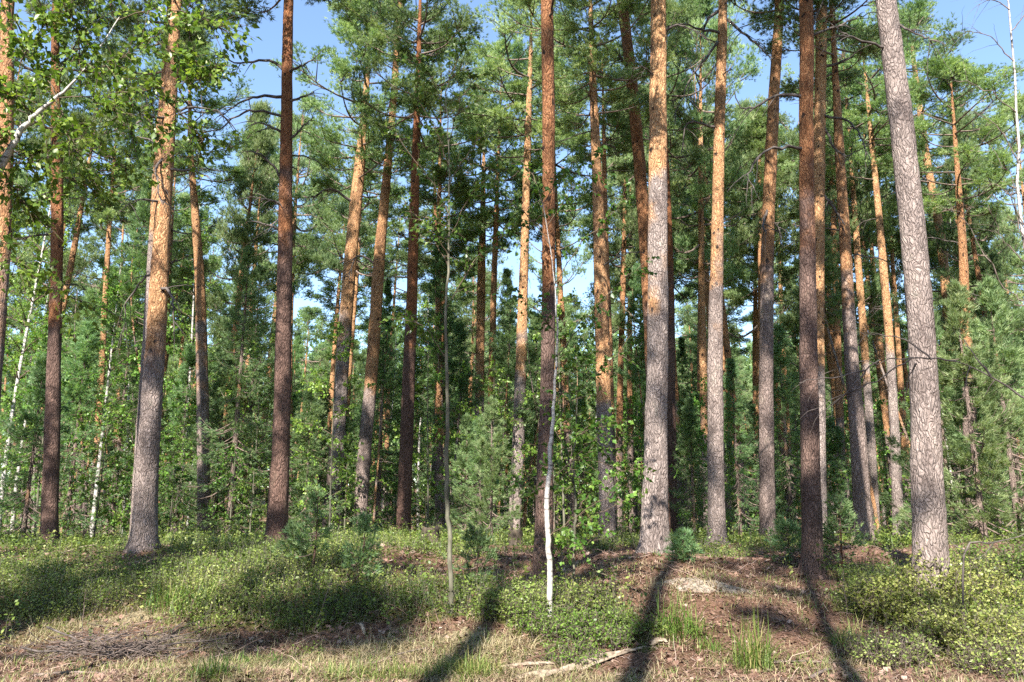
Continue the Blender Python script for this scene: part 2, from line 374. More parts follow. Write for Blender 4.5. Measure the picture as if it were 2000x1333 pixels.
def pine_crown(seed, H=8.0, Rr=2.4, nl=34, clump=24, style='round', sparse=0.):
    rs = np.random.RandomState(seed); wood = MB(); fol = MB()
    t = np.sort(rs.uniform(0, 1, nl) ** .9); az = np.arange(nl) * 2.4 + rs.uniform(-.5, .5, nl)
    if style == 'round': prof = np.interp(t, [0, .25, .5, .8, 1], [.62, .95, 1.0, .72, .25])
    elif style == 'flat': prof = np.interp(t, [0, .3, .7, .9, 1], [.45, .8, 1.05, .85, .35])
    else: prof = np.interp(t, [0, .12, .5, 1], [.75, 1.0, .68, .08])
    ln = Rr * prof * rs.uniform(.55, 1.15, nl)
    el = np.interp(t, [0, .5, 1], [R_(-4), R_(18), R_(58)]) + rs.uniform(-.22, .22, nl)
    d = np.stack([np.cos(az) * np.cos(el), np.sin(az) * np.cos(el), np.sin(el)], 1)
    s = np.linspace(0, 1, 8)[None, :, None]
    b = np.stack([np.zeros(nl), np.zeros(nl), t * H * .97], 1)
    up = np.array([0, 0, 1.]); side = norm(np.cross(d, up))
    wig = rs.uniform(-.16, .16, (nl, 1, 1)); sag = rs.uniform(.02, .22, (nl, 1, 1))
    P = b[:, None] + d[:, None] * ln[:, None, None] * s + side[:, None] * wig * ln[:, None, None] * np.sin(s * 3.1) \
        + up * ln[:, None, None] * (-sag * np.sin(s * 2.6) + .22 * s ** 3)
    r0 = (.012 + .014 * ln)
    tubes(wood, P, r0[:, None] * np.linspace(1, .25, 8)[None], 5)
    # second order
    C = [P[:, -1], P[:, -2]]; O = [d, d]
    k = 5
    for j in range(k):
        u = rs.uniform(.30, .97, nl); f = u * 7; i = f.astype(int); w = (f - i)[:, None]
        q0 = P[np.arange(nl), i] * (1 - w) + P[np.arange(nl), np.minimum(i + 1, 7)] * w
        sd = side * np.where(rs.rand(nl) < .5, -1, 1)[:, None]
        dd = norm(d * rs.uniform(.3, .9, (nl, 1)) + sd * rs.uniform(.4, 1., (nl, 1)) + up * rs.uniform(-.1, .6, (nl, 1)))
        l2 = ln * rs.uniform(.16, .40, nl) + .12
        s5 = np.linspace(0, 1, 5)[None, :, None]
        Q = q0[:, None] + dd[:, None] * l2[:, None, None] * s5 + up * (l2[:, None, None] * .18 * s5 ** 2) + rs.normal(size=(nl, 5, 3)) * .02 * s5
        tubes(wood, Q, (r0 * .45)[:, None] * np.linspace(1, .3, 5)[None], 4)
        keep = rs.rand(nl) > sparse
        C += [Q[keep, -1], Q[keep, 3]]; O += [dd[keep], dd[keep]]
    C = np.concatenate(C); O = np.concatenate(O)
    nt_ = clump; m = len(C)
    cs = rs.uniform(.6, 1.25, (m, 1))
    CC = np.repeat(C, nt_, 0); OO = np.repeat(O, nt_, 0); SS = np.repeat(cs, nt_, 0)
    off = rs.normal(size=CC.shape) * np.array([.155, .155, .085]) * SS
    tp = CC + off + up * .05
    D = norm(norm(off) * .5 + OO * .55 + up * .55)
    tn = np.repeat(np.clip(rs.normal(.5, .2, m), 0, 1), nt_) + rs.normal(0, .16, m * nt_)
    T = np.stack([np.clip(tn, 0, 1), np.zeros_like(tn), np.zeros_like(tn)], 1)
    blades(fol, rs, tp, D, 10, .125, .0172, .75, T)
    return wood, fol
def spruce_crown(seed, H=6.0, Rr=1.4, nw=22, soft=False, rep=13, nk=3, nl=None):    # whorled cone, needles along every branch
    rs = np.random.RandomState(seed); wood = MB(); fol = MB()
    up = np.array([0, 0, 1.])
    nb = nw * 6; t = np.sort(rs.uniform(0, 1, nb)); az = rs.uniform(0, 6.28, nb)
    ln = Rr * (1 - t) ** .8 * rs.uniform(.55, 1.15, nb) + .08
    el = np.interp(t, [0, .6, 1], [R_(-12), R_(10), R_(50)]) if not soft else np.interp(t, [0, .6, 1], [R_(5), R_(25), R_(60)])
    el = el + rs.uniform(-.15, .15, nb)
    d = np.stack([np.cos(az) * np.cos(el), np.sin(az) * np.cos(el), np.sin(el)], 1); side = norm(np.cross(d, up))
    s = np.linspace(0, 1, 7)[None, :, None]
    P = np.stack([0 * t, 0 * t, t * H], 1)[:, None] + d[:, None] * ln[:, None, None] * s + up * ln[:, None, None] * (-.22 * np.sin(s * 3) + .12 * s ** 3)
    tubes(wood, P, (.006 + .008 * ln)[:, None] * np.linspace(1, .25, 7)[None], 4)
    C = []; O = []
    for j in range(rep):
        u = rs.uniform(.28 if soft else .18, 1., nb) * 6; i = np.minimum(u.astype(int), 5); w = (u - i)[:, None]
        q = P[np.arange(nb), i] * (1 - w) + P[np.arange(nb), i + 1] * w
        sd = side * rs.uniform(-1, 1, (nb, 1)) * (ln[:, None] * .34 * (1.1 - u[:, None] / 6) + .06)
        q = q + sd - up * np.abs(sd).sum(1, keepdims=True) * .18
        C.append(q); O.append(norm(d + sd * 1.2 + up * (.35 if soft else -.05)))
    C = np.concatenate(C); O = np.concatenate(O); m = len(C); k = nk
    C = np.repeat(C, k, 0) + rs.normal(size=(m * k, 3)) * (.04 if soft else .055); O = np.repeat(O, k, 0)
    tn = np.clip(rs.normal(.5, .24, m * k), 0, 1)
    blades(fol, rs, C, O, 9, nl or (.12 if soft else .10), .0125, .7, np.stack([tn, tn * 0, tn * 0], 1))
    return wood, fol
def leafy(wood, fol, rs, branches, ntw, tl, nleaf, size, droop=.25, r0=.008, lo=.15, spread=.9):
    """twigs and leaves along branches given as (n,3) polylines"""
    for P in branches:
        P = np.asarray(P); n = len(P)
        u = rs.uniform(lo, 1., ntw) * (n - 1); i = np.minimum(u.astype(int), n - 2); w = (u - i)[:, None]
        b = P[i] * (1 - w) + P[i + 1] * w; d0 = norm(P[i + 1] - P[i])
        d = norm(d0 * .6 + rs.normal(size=(ntw, 3)) * spread * .6 + np.array([0, 0, .1]))
        ln = tl * rs.uniform(.4, 1.15, (ntw, 1, 1)); s = np.linspace(0, 1, 6)[None, :, None]
        Q = b[:, None] + d[:, None] * ln * s - np.array([0, 0, 1.]) * droop * ln * s ** 2
        tubes(wood, Q, np.broadcast_to(r0 * .45 * np.linspace(1, .3, 6)[None], (ntw, 6)), 4)
        uu = rs.uniform(.12, 1, (ntw, nleaf)) * 5; ii = np.minimum(uu.astype(int), 4); ww = (uu - ii)[..., None]
        rr = np.arange(ntw)[:, None]
        L = (Q[rr, ii] * (1 - ww) + Q[rr, ii + 1] * ww).reshape(-1, 3)
        D = np.repeat(d, nleaf, 0) * .5 + rs.normal(size=L.shape) * .6 - np.array([0, 0, .45])
        leaves(fol, rs, L + rs.normal(size=L.shape) * .012, D, size, tints(rs, len(L)))
def broad_tree(seed, H, Rr, nb, ntw, tl, nleaf, size, t0=.2, stem_r=.03, ascend=.9):
    rs = np.random.RandomState(seed); trunk = MB(); wood = MB(); fol = MB()
    z = np.linspace(0, H, 16); a, b = rs.uniform(0, 6.28, 2)
    P = np.stack([.016 * H * np.sin(z * .3 + a) , .016 * H * np.sin(z * .26 + b), z], 1); P[:, :2] -= P[0, :2]
    tubes(trunk, P, (stem_r * np.linspace(1.1, .18, 16))[None].repeat(1, 0)[0], 8)
    br = []
    for k in range(nb):
        t = t0 + (1 - t0) * (k + rs.rand()) / nb; i = min(int(t * 15), 14)
        p = P[i]; az = k * 2.4 + rs.uniform(-.5, .5); l = Rr * math.sin(min(1, (1.05 - t) / (1.05 - t0) * 1.15 + .12) * 1.5) * rs.uniform(.6, 1.1) + .1
        d = np.array([math.cos(az), math.sin(az), ascend * rs.uniform(.5, 1.2)]); d /= np.linalg.norm(d)
        s = np.linspace(0, 1, 8)[:, None]
        Q = p + d * l * s + np.array([0, 0, -.25]) * l * s ** 2 + rs.normal(size=(8, 3)) * .02 * s
        tubes(wood, Q, max(.004, stem_r * .32) * np.linspace(1, .25, 8), 5); br.append(Q)
    leafy(wood, fol, rs, br, ntw, tl, nleaf, size)
    return trunk, wood, fol

# ------------------------------------------------------------------ shared crowns
CROWNS = []
for i, (sd, st, H, Rr, nl, cl, sp) in enumerate([(1, 'round', 8, 2.4, 34, 27, .1), (2, 'round', 8, 2.4, 28, 29, .25), (3, 'flat', 8, 2.4, 29, 27, .2),
                                      (4, 'round', 8, 2.4, 34, 25, .15), (5, 'flat', 8, 2.4, 25, 29, .3), (6, 'cone', 8, 2.4, 40, 24, .15)]):
    w, f = pine_crown(sd, H, Rr, nl, cl, st, sp)
    CROWNS.append((w.mesh('branchwork', M['limb']), f.mesh('crown', M['needles'], False)))

def key_pine(label, pts, d, H, cb, Rc, og, g, ci, dead=(), stubs=5, zbase=None, moss=.0, seed=None, sides=22):
    """pts: (px, py, width px) up the stem as the photo shows it; d metres ahead; H height, cb crown base, og = heights where bark turns orange"""
    seed = seed or int(abs(pts[0][0]) * 7 + d * 13) % 9999; rs = np.random.RandomState(seed)
    W = []; Rd = []
    for k, (px, py, w) in enumerate(pts):
        p = at(px, py, d + .012 * k)
        zc = (p - EYE) @ FWD
        W.append(p); Rd.append(.95 * w / F * zc / 2)
    W = np.array(W); BUMPS.append((W[0][0], W[0][1], .6, .6, .06)); FEET.append((W[0][0], W[0][1])); gz = float(ground(W[0][0], W[0][1]))
    # carry the stem down to the ground along its own line
    sl = (W[1] - W[0]) / max(W[1][2] - W[0][2], .1)
    W[0] = W[0] + sl * (gz - W[0][2])
    W[0][2] = gz
    base = W[0].copy(); L = W - base
    if L[-1][2] < H:
        dr = norm(L[-1] - L[-2]); dr[:2] *= .6; dr = norm(dr)
        top = L[-1] + dr * (H - L[-1][2]) / dr[2]
        mid = L[-1] + (top - L[-1]) * .45
        L = np.vstack([L, mid, top]); r_end = Rd[-1]; Rd += [r_end * .62, .02]
    n = 90
    X = spline(np.column_stack([L, Rd]), n)
    P, R = X[:, :3], np.maximum(X[:, 3], .015)
    below = P[:1] - np.array([[0, 0, .18]]); P = np.vstack([below, P]); R = np.concatenate([R[:1] * 1.02, R])
    zz = P[:, 2]
    tone = np.stack([np.clip((zz - og[0]) / max(og[1] - og[0], .1), -.7, 1.5), np.full(len(zz), g), moss * np.exp(-np.maximum(zz, 0) / .5)], 1)  # g: bark tone, on the darkest pines also cast shade put into the colour
    root = thing('pine_tree', label, 'pine tree', base, 0, 'tall pines')
    mb = MB(); trunk_mesh(mb, P, R, sides, rs, tone, rough=.022); mb.build('trunk', M['bark'], root)
    pos = lambda z: np.array([np.interp(z, zz, P[:, 0]), np.interp(z, zz, P[:, 1]), z])
    if Rc and d < 19 and d != 15.6: Rc *= .85
    if Rc:
        c0 = pos(cb); c1 = pos(H); ax = Vector(c1 - c0).normalized(); rot = ax.to_track_quat('Z', 'Y').to_matrix() @ Matrix.Rotation(rs.uniform(0, 6.28), 3, 'Z')
        s = (Rc / 2.4, Rc / 2.4, (H - cb) / 8.0)
        br, fo = CROWNS[ci]
        b_ = child('branchwork', br, root, c0, rot.to_euler(), s); child('crown', fo, root, c0, rot.to_euler(), s)
    for dp in dead:
        q = []
        dd = rs.uniform(-.35, .1); 
        for k, (px, py) in enumerate(dp):
            if k == 0:
                p = at(px, py, d); p2 = pos(p[2] - base[2]) + base; p = p2
            else: p = at(px, py, d + dd * k)
            q.append(p - base)
        mb = MB(); dead_branch(mb, rs, q, max(.020, .0055 * d * .42) * rs.uniform(.8, 1.1), 7, .5); mb.build('dead_branch', M['deadlimb'], root)
    if stubs:
        for k in range(stubs):
            z = cb - rs.uniform(.2, 5.) * (1 if cb > 6 else .5); c = pos(z); az = rs.uniform(0, 6.28); l = rs.uniform(.5, 1.9)
            dv = np.array([math.cos(az), math.sin(az), rs.uniform(-.1, .45)])
            q = [c, c + dv * l * .4, c + dv * l * .75 + np.array([0, 0, -.08 * l]), c + dv * l + np.array([rs.normal() * .1, rs.normal() * .1, -.3 * l])]
            mb = MB(); dead_branch(mb, rs, q, .02, 5, .4); mb.build('dead_branch', M['deadlimb'], root)
    return root
FEET = []; KEY = []
KEY += [key_pine('pinkish pine cut by the left edge behind the overhanging birch', [(-42, 1085, 40), (-8, 640, 34), (8, 400, 30), (14, 90, 25), (16, 0, 24)], 13.5, 21, 12, 2.4, (3.2, 5.2), .35, 1, stubs=3),
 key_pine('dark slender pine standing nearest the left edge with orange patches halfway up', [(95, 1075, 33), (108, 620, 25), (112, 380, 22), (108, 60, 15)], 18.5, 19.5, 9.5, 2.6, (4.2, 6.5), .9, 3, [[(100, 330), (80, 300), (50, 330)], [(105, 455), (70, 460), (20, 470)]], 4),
 key_pine('thick orange pine left of centre with long drooping dead boughs', [(279, 1078, 52), (290, 880, 43), (302, 700, 38), (318, 430, 32), (332, 200, 27), (345, 10, 19)], 13.5, 20, 10.2, 2.6, (2.6, 4.3), .12, 2,
  [[(340, 220), (380, 212), (430, 222), (470, 262)], [(330, 180), (300, 165), (270, 190), (262, 205)], [(325, 230), (290, 230), (255, 250)], [(325, 300), (308, 325), (307, 360), (318, 400)], [(322, 290), (280, 270), (240, 270)],
   [(316, 520), (285, 545), (250, 590), (236, 670)], [(320, 555), (335, 580), (340, 650)], [(322, 395), (280, 390), (250, 400)], [(330, 330), (380, 335), (410, 350)]], 2),
 key_pine('pale grey-pink pine leaning close behind the thick orange pine', [(266, 1068, 28), (284, 800, 30), (298, 560, 26), (312, 300, 20)], 17.5, 17.5, 11, 2.2, (6.0, 8.0), .05, 0, stubs=0),
 key_pine('slim pine with orange upper stem and shaded foot right of the thick orange pine', [(400, 1072, 28), (392, 600, 21), (380, 400, 15), (372, 300, 11)], 25, 16.5, 11.5, 2.4, (5.0, 7.0), .25, 3, stubs=2),
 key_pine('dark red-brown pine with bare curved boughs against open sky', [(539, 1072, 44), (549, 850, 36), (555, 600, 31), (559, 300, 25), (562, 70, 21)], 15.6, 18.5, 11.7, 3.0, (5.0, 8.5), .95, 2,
  [[(556, 140), (525, 118), (475, 124), (420, 108)], [(556, 190), (512, 187), (470, 200), (440, 222)], [(556, 232), (512, 217), (470, 222), (430, 250), (395, 258)], [(556, 262), (522, 245), (495, 237)], [(552, 365), (532, 322), (505, 300), (475, 296)],
   [(551, 402), (530, 392), (508, 388)], [(549, 452), (522, 440), (490, 430)], [(566, 278), (590, 250), (612, 228)], [(566, 200), (590, 190), (613, 181)], [(566, 140), (590, 128), (612, 116)]], 2),
 key_pine('pale leaning pine with shaded dark lower stem and bushy top', [(653, 1062, 27), (664, 800, 26), (680, 560, 27), (697, 380, 24), (711, 230, 15), (722, 80, 8)], 25, 18.2, 11.3, 2.5, (4.8, 8.2), .0, 0, [[(690, 400), (650, 370), (610, 385)]], 2),
 key_pine('thin orange pine tucked behind the pale leaning pine', [(664, 1060, 17), (672, 850, 17), (686, 650, 14), (697, 520, 11)], 36, 17, 12, 2.2, (4.8, 6.0), 0, 1, stubs=0),
 key_pine('leaning orange-brown pine right of the pale leaning pine', [(701, 1068, 27), (712, 880, 27), (725, 740, 26), (743, 480, 22), (765, 240, 15), (780, 20, 11)], 24.5, 20.3, 14.8, 2.4, (4.0, 5.5), .3, 4, [[(738, 520), (700, 500), (680, 540)]], 3),
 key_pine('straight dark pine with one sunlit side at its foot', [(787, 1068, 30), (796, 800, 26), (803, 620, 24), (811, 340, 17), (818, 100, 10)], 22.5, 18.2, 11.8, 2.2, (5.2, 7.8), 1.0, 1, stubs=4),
 key_pine('brown pine partly hidden behind the slim grey sapling', [(846, 1030, 18), (858, 760, 17), (864, 560, 13), (852, 440, 8)], 33, 17, 11, 2.2, (5.6, 8), .6, 0, stubs=2),
 key_pine('orange pine just right of the slim grey sapling', [(872, 1050, 15), (868, 860, 15), (866, 700, 12), (870, 560, 9)], 37, 15.5, 11, 2.2, (3.6, 5), .1, 2, stubs=0),
 key_pine('orange pine with a hidden shaded foot among young spruces', [(933, 1050, 20), (936, 800, 19), (940, 560, 17), (944, 370, 10)], 33, 18.2, 12.4, 2.4, (5.5, 6.8), .05, 3, stubs=2),
 key_pine('tall pine with grey lower and pale orange upper stem behind a stump', [(1003, 1070, 25), (1014, 820, 25), (1021, 600, 20), (1030, 300, 14), (1036, 120, 9)], 27, 20.5, 13.5, 2.8, (5.2, 7.4), .0, 0, [[(1028, 220), (1000, 205), (975, 230)]], 2),
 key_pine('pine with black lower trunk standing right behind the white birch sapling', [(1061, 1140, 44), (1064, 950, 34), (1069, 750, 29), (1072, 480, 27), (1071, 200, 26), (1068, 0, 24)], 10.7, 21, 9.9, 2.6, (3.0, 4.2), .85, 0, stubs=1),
 key_pine('orange pine with flaky glowing bark above a dark foot', [(1187, 1082, 35), (1182, 880, 31), (1176, 640, 29), (1169, 420, 24), (1158, 150, 14)], 18, 15.5, 10.2, 2.3, (2.7, 3.4), .1, 0, [], 3),
 key_pine('thinner red pine clinging to the right flank of the flaky orange pine', [(1200, 1075, 15), (1190, 700, 15), (1183, 480, 12), (1180, 300, 9)], 23, 15, 10.5, 2.0, (3, 4), .5, 4, stubs=1),
 key_pine('thickest pale grey-pink pine turning orange high up on the needle mound', [(1277, 1093, 58), (1281, 900, 49), (1284, 680, 44), (1285, 420, 38), (1285, 200, 34), (1286, 0, 31)], 13.2, 22, 11.4, 2.6, (3.6, 7.2), .0, 2, [[(1295, 62), (1320, 50), (1345, 56)]], 1, sides=28),
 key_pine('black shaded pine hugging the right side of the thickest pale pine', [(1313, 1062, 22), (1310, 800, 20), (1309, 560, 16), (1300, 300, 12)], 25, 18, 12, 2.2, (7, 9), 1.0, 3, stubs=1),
 key_pine('dark reddish pine leaning left, emerging above behind the thickest pale pine', [(1290, 1070, 28), (1268, 620, 25), (1255, 400, 24), (1235, 170, 23), (1212, -20, 20)], 19.5, 20, 14, 2.5, (3.5, 5.5), .75, 1, [[(1228, 140), (1200, 100), (1180, 110)]], 2),
 key_pine('mottled grey pine with dark crooked dead branches above', [(1402, 1088, 37), (1398, 900, 33), (1397, 700, 30), (1401, 460, 25), (1407, 180, 21), (1412, 0, 17)], 16.6, 20.5, 13.3, 2.5, (4.2, 7.0), .12, 4,
  [[(1407, 10), (1382, 40), (1375, 70), (1398, 82)], [(1404, 62), (1372, 58), (1340, 48), (1300, 52)], [(1404, 75), (1365, 130), (1340, 170), (1315, 230)], [(1414, 30), (1470, 80), (1510, 115)], [(1398, 250), (1345, 240), (1330, 300)]], 1),
 key_pine('orange-topped pine with purple-brown lower trunk left of the red-brown pine', [(1500, 1092, 33), (1497, 850, 29), (1497, 640, 27), (1501, 420, 26), (1511, 200, 22), (1522, 0, 18)], 18, 20, 13, 2.4, (5.0, 7.2), .4, 0,
  [[(1497, 400), (1491, 440), (1498, 456)], [(1500, 420), (1512, 436), (1522, 446)]], 2),
 key_pine('dim orange pine half hidden behind the purple-brown pine', [(1488, 1060, 14), (1486, 700, 13), (1486, 500, 11), (1484, 350, 9)], 30, 17, 12, 2.2, (3, 5), .3, 5, stubs=1),
 key_pine('red-brown pine with dark foot before a brighter orange twin', [(1588, 1116, 43), (1582, 880, 37), (1579, 640, 34), (1576, 400, 30), (1575, 180, 28), (1574, 0, 26)], 12.1, 21, 10.6, 2.6, (4.2, 6.0), .85, 2,
  [[(1572, 190), (1530, 185), (1480, 205), (1450, 212), (1435, 180)], [(1572, 290), (1520, 288), (1480, 310), (1462, 340), (1468, 370)], [(1580, 70), (1650, 45), (1700, 25)], [(1580, 78), (1600, 20), (1612, -10)]], 1),
 key_pine('bright orange pine directly behind the red-brown pine', [(1603, 1082, 26), (1600, 800, 24), (1598, 500, 24), (1601, 240, 23), (1605, 0, 21)], 18, 20.5, 12.6, 2.4, (3, 4.4), .0, 0,
  [[(1606, 130), (1650, 120), (1680, 95), (1705, 92)], [(1606, 225), (1650, 235), (1680, 262), (1702, 320)], [(1603, 230), (1640, 300), (1682, 292)], [(1602, 375), (1620, 395), (1640, 425), (1650, 440)]], 1),
 key_pine('leaning pine with yellow-orange top and grey foot', [(1690, 1086, 36), (1676, 860, 31), (1663, 700, 27), (1649, 450, 22), (1636, 230, 16), (1628, 80, 10)], 18, 16.8, 11.2, 2.5, (4.8, 6.8), .35, 3, [], 3),
 key_pine('slim leaning pine pressed against the right of the leaning yellow-topped pine', [(1712, 1083, 19), (1702, 880, 17), (1690, 700, 15), (1675, 500, 13), (1665, 350, 9)], 27, 18.5, 12.5, 2.3, (4.8, 6.0), .05, 1, stubs=2),
 key_pine('slender straight yellow-orange pine left of the big grey trunk', [(1757, 1074, 22), (1748, 860, 19), (1738, 680, 17), (1720, 460, 14), (1702, 270, 10)], 25.5, 17.8, 11.2, 2.4, (5.6, 6.4), .0, 4, stubs=3),
 key_pine('big grey rough-barked pine trunk at the right, nearest to the viewer', [(1818, 1145, 68), (1812, 950, 61), (1803, 720, 54), (1787, 500, 50), (1765, 280, 45), (1730, 0, 38)], 10.6, 22, 9.8, 2.7, (9, 12), .08, 1, [[(1720, 92), (1670, 75), (1630, 53)], [(1750, 35), (1800, 70), (1828, 82)]], 0, sides=30),
 key_pine('orange pine with crown right of the big grey trunk', [(1870, 1060, 20), (1856, 700, 18), (1838, 470, 17), (1810, 310, 14), (1786, 130, 9)], 31, 22, 14.0, 3.0, (5, 7), .1, 0, [], 3),
 key_pine('shaded brown pine behind the leafy growth at the right', [(1903, 1078, 30), (1897, 900, 27), (1886, 650, 22), (1880, 480, 16)], 24, 15, 10, 2.5, (4.5, 6), .5, 3, stubs=2),
]
# ------------------------------------------------------------------ pines farther off
PROTO = []
for i in range(8):
    rs = np.random.RandomState(300 + i); H = 18.0
    z = np.concatenate([[-.2], np.linspace(0, H, 40)]); a = rs.uniform(0, 6.28, 4); k = rs.uniform(.02, .10)
    P = np.stack([k * H * (np.sin(z / H * 2.2 + a[0]) - math.sin(a[0])) * .35, k * H * (np.sin(z / H * 2.6 + a[1]) - math.sin(a[1])) * .35, z], 1)
    r = .145 * np.interp(z / H, [0, .1, .6, 1], [1.12, 1, .66, .08])
    tone = np.stack([np.clip((z - rs.uniform(1.5, 4.5)) / 1.6, -.6, 1.5), np.full(len(z), rs.uniform(0, .45)), np.zeros(len(z))], 1)
    mb = MB(); trunk_mesh(mb, P, r, 10, rs, tone, rough=.03); tm = mb.mesh('trunk', M['bark'])
    cb = [10.5, 9.5, 11.5, 8.5, 11, 7.5, 10, 9][i]
    root = thing('pine_tree', None, 'pine tree', (0, 0, 0), 0, 'background pines')
    child('trunk', tm, root)
    br, fo = CROWNS[i % 6]; s = ([2.3, 2.0, 2.5, 2.1, 2.3, 1.9, 2.3, 2.1][i]) / 2.4
    c0 = (np.interp(cb, z, P[:, 0]), np.interp(cb, z, P[:, 1]), cb); c1 = (P[-1][0], P[-1][1], H)
    rot = Vector(np.array(c1) - np.array(c0)).to_track_quat('Z', 'Y').to_euler()
    child('branchwork', br, root, c0, rot, (s, s, (H - cb) / 8)); child('crown', fo, root, c0, rot, (s, s, (H - cb) / 8))
    PROTO.append(root)
# thin pole pines with a small top, young spruces, young pines, leafy saplings, birches
POLE = []
for i in range(3):
    rs = np.random.RandomState(400 + i); H = [9, 11, 7.5][i]; z = np.linspace(-.1, H, 26); a = rs.uniform(0, 6.28)
    P = np.stack([.05 * H * np.sin(z * .4 + a), .04 * H * np.sin(z * .33 - a), z], 1); P[:, :2] -= P[0, :2]
    mb = MB(); trunk_mesh(mb, P, .055 * np.linspace(1, .15, 26), 8, rs, np.tile([[[.1, .25, 0], [.6, .1, 0], [.0, .0, 0]][i]], (26, 1)), .2)
    w, f = spruce_crown(410 + i, H * .45, .95, 14, i == 1)
    for k in range(14):
        zz = rs.uniform(1.2, H * .55); c = np.array([np.interp(zz, z, P[:, 0]), np.interp(zz, z, P[:, 1]), zz]); az = rs.uniform(0, 6.28)
        e = c + np.array([math.cos(az), math.sin(az), -.1]) * rs.uniform(.3, .8); dead_branch(mb, rs, [c, (c + e) / 2 + np.array([0, 0, .05]), e], .009, 3, .2)
    root = thing('pole_tree', None, 'young tree', (0, 0, 0), 0, 'thin pole trees in the background')
    mb.build('trunk', M['bark'], root); c0 = (P[14][0], P[14][1], H * .55)
    child('branchwork', w.mesh('branchwork', M['limb']), root, c0); child('crown', f.mesh('crown', M['spruce'], False), root, c0)
    POLE.append(root)
SPRUCE = []
for i in range(4):
    H, Rr, soft = [(6.5, 1.7, False), (4.2, 1.2, False), (5.0, 1.3, True), (8.5, 2.0, False)][i]
    w, f = spruce_crown(500 + i, H * .93, Rr, [20, 14, 13, 22][i], soft, 9 if soft else 11, 5 if soft else 3)
    rs = np.random.RandomState(520 + i); z = np.linspace(-.1, H, 14); mb = MB()
    trunk_mesh(mb, np.stack([0 * z, 0 * z, z], 1), (.012 * H + .01) * np.linspace(1, .08, 14), 8, rs, np.tile([[0, .5, .1]], (14, 1)), .15)
    root = thing('young_pine' if soft else 'spruce_tree', None, 'young pine' if soft else 'spruce', (0, 0, 0), 0, 'young conifers in the understorey')
    mb.build('trunk', M['bark'], root)
    child('branchwork', w.mesh('branchwork', M['limb']), root, (0, 0, H * .07)); child('crown', f.mesh('crown', M['needles' if soft else 'spruce'], False), root, (0, 0, H * .07))
    SPRUCE.append(root)
LEAFY = []
for i in range(4):
    H, Rr, nb, ntw, tl, nlf, sz = [(4.5, 1.3, 22, 9, .38, 9, .085), (3.2, 1.0, 16, 8, .34, 9, .08), (6.0, 1.5, 26, 9, .42, 9, .085), (2.2, .9, 12, 8, .3, 9, .075)][i]
    t, w, f = broad_tree(600 + i, H, Rr, nb, ntw, tl, nlf, sz, .12, .028)
    root = thing('leafy_sapling', None, 'sapling', (0, 0, 0), 0, 'leafy saplings in the understorey')
    t.build('trunk', M['stem'], root); w.build('branchwork', M['leafstem'], root); f.build('crown', M['birchleaf' if i % 2 == 0 else 'darkleaf'], root, False)
    LEAFY.append(root)
BIRCH = []
for i in range(3):
    H, Rr, nb = [(13, 1.7, 40), (10, 1.4, 34), (15, 1.9, 44)][i]
    t, w, f = broad_tree(700 + i, H, Rr, nb, 12, .55, 10, .085, .38, .075, 1.2)
    root = thing('birch_tree', None, 'birch tree', (0, 0, 0), 0, 'birches in the background')
    t.build('trunk', M['birch'], root); w.build('branchwork', M['leafstem'], root); f.build('crown', M['birchleaf'], root, False)
    BIRCH.append(root)

HOLES = [(500, 235, 62, 70), (600, 400, 42, 62), (930, 15, 40, 40), (140, 410, 40, 40), (1955, 270, 55, 110), (1335, 110, 40, 70), (775, 480, 26, 60), (1870, 45, 75, 50), (1125, 500, 26, 60), (385, 60, 30, 40), (590, 560, 30, 40), (1230, 370, 26, 40)]
rng = random.Random(5)
USED = [tuple(o.location) for o in KEY]
FAR = []        # (object, kind, px)
def free(x, y, dmin):
    for p in USED:
        if (p[0] - x) ** 2 + (p[1] - y) ** 2 < dmin * dmin: return False
    return True
def in_hole(x, y, z0, z1, r):
    u, v0, zc = project((x, y, z0)); _, v1, _ = project((x, y, z1)); rp = r * F / zc
    for hx, hy, rx, ry in HOLES:
        if abs(u - hx) < rx + rp * .72 and v1 < hy + ry * .7 and v0 > hy - ry * .7: return True
    return False
def plant(proto, kind, px, y, s, Hc0, Hc1, r, dmin=1.0, force=False):
    x = (px - 1000) / F * (y * CP + .2); gz = float(ground(x, y)) - .04
    if not force and (not free(x, y, dmin) or in_hole(x, y, gz + Hc0 * s, gz + Hc1 * s, r * s)): return None
    o = dup(proto, (x, y, gz), rng.uniform(0, 6.28), s); USED.append((x, y)); FAR.append((o, kind, px)); return o
def scatter(n, protos, kind, d0, d1, s0, s1, Hc0, Hc1, r, dmin, p0=-90, p1=2090, power=1.0):
    k = t = 0
    while k < n and t < n * 40:
        t += 1
        y = math.sqrt(d0 * d0 + (d1 * d1 - d0 * d0) * rng.random() ** power); px = rng.uniform(p0, p1); i = rng.randrange(len(protos))
        if plant(protos[i], kind, px, y, rng.uniform(s0, s1), Hc0, Hc1, r, dmin): k += 1
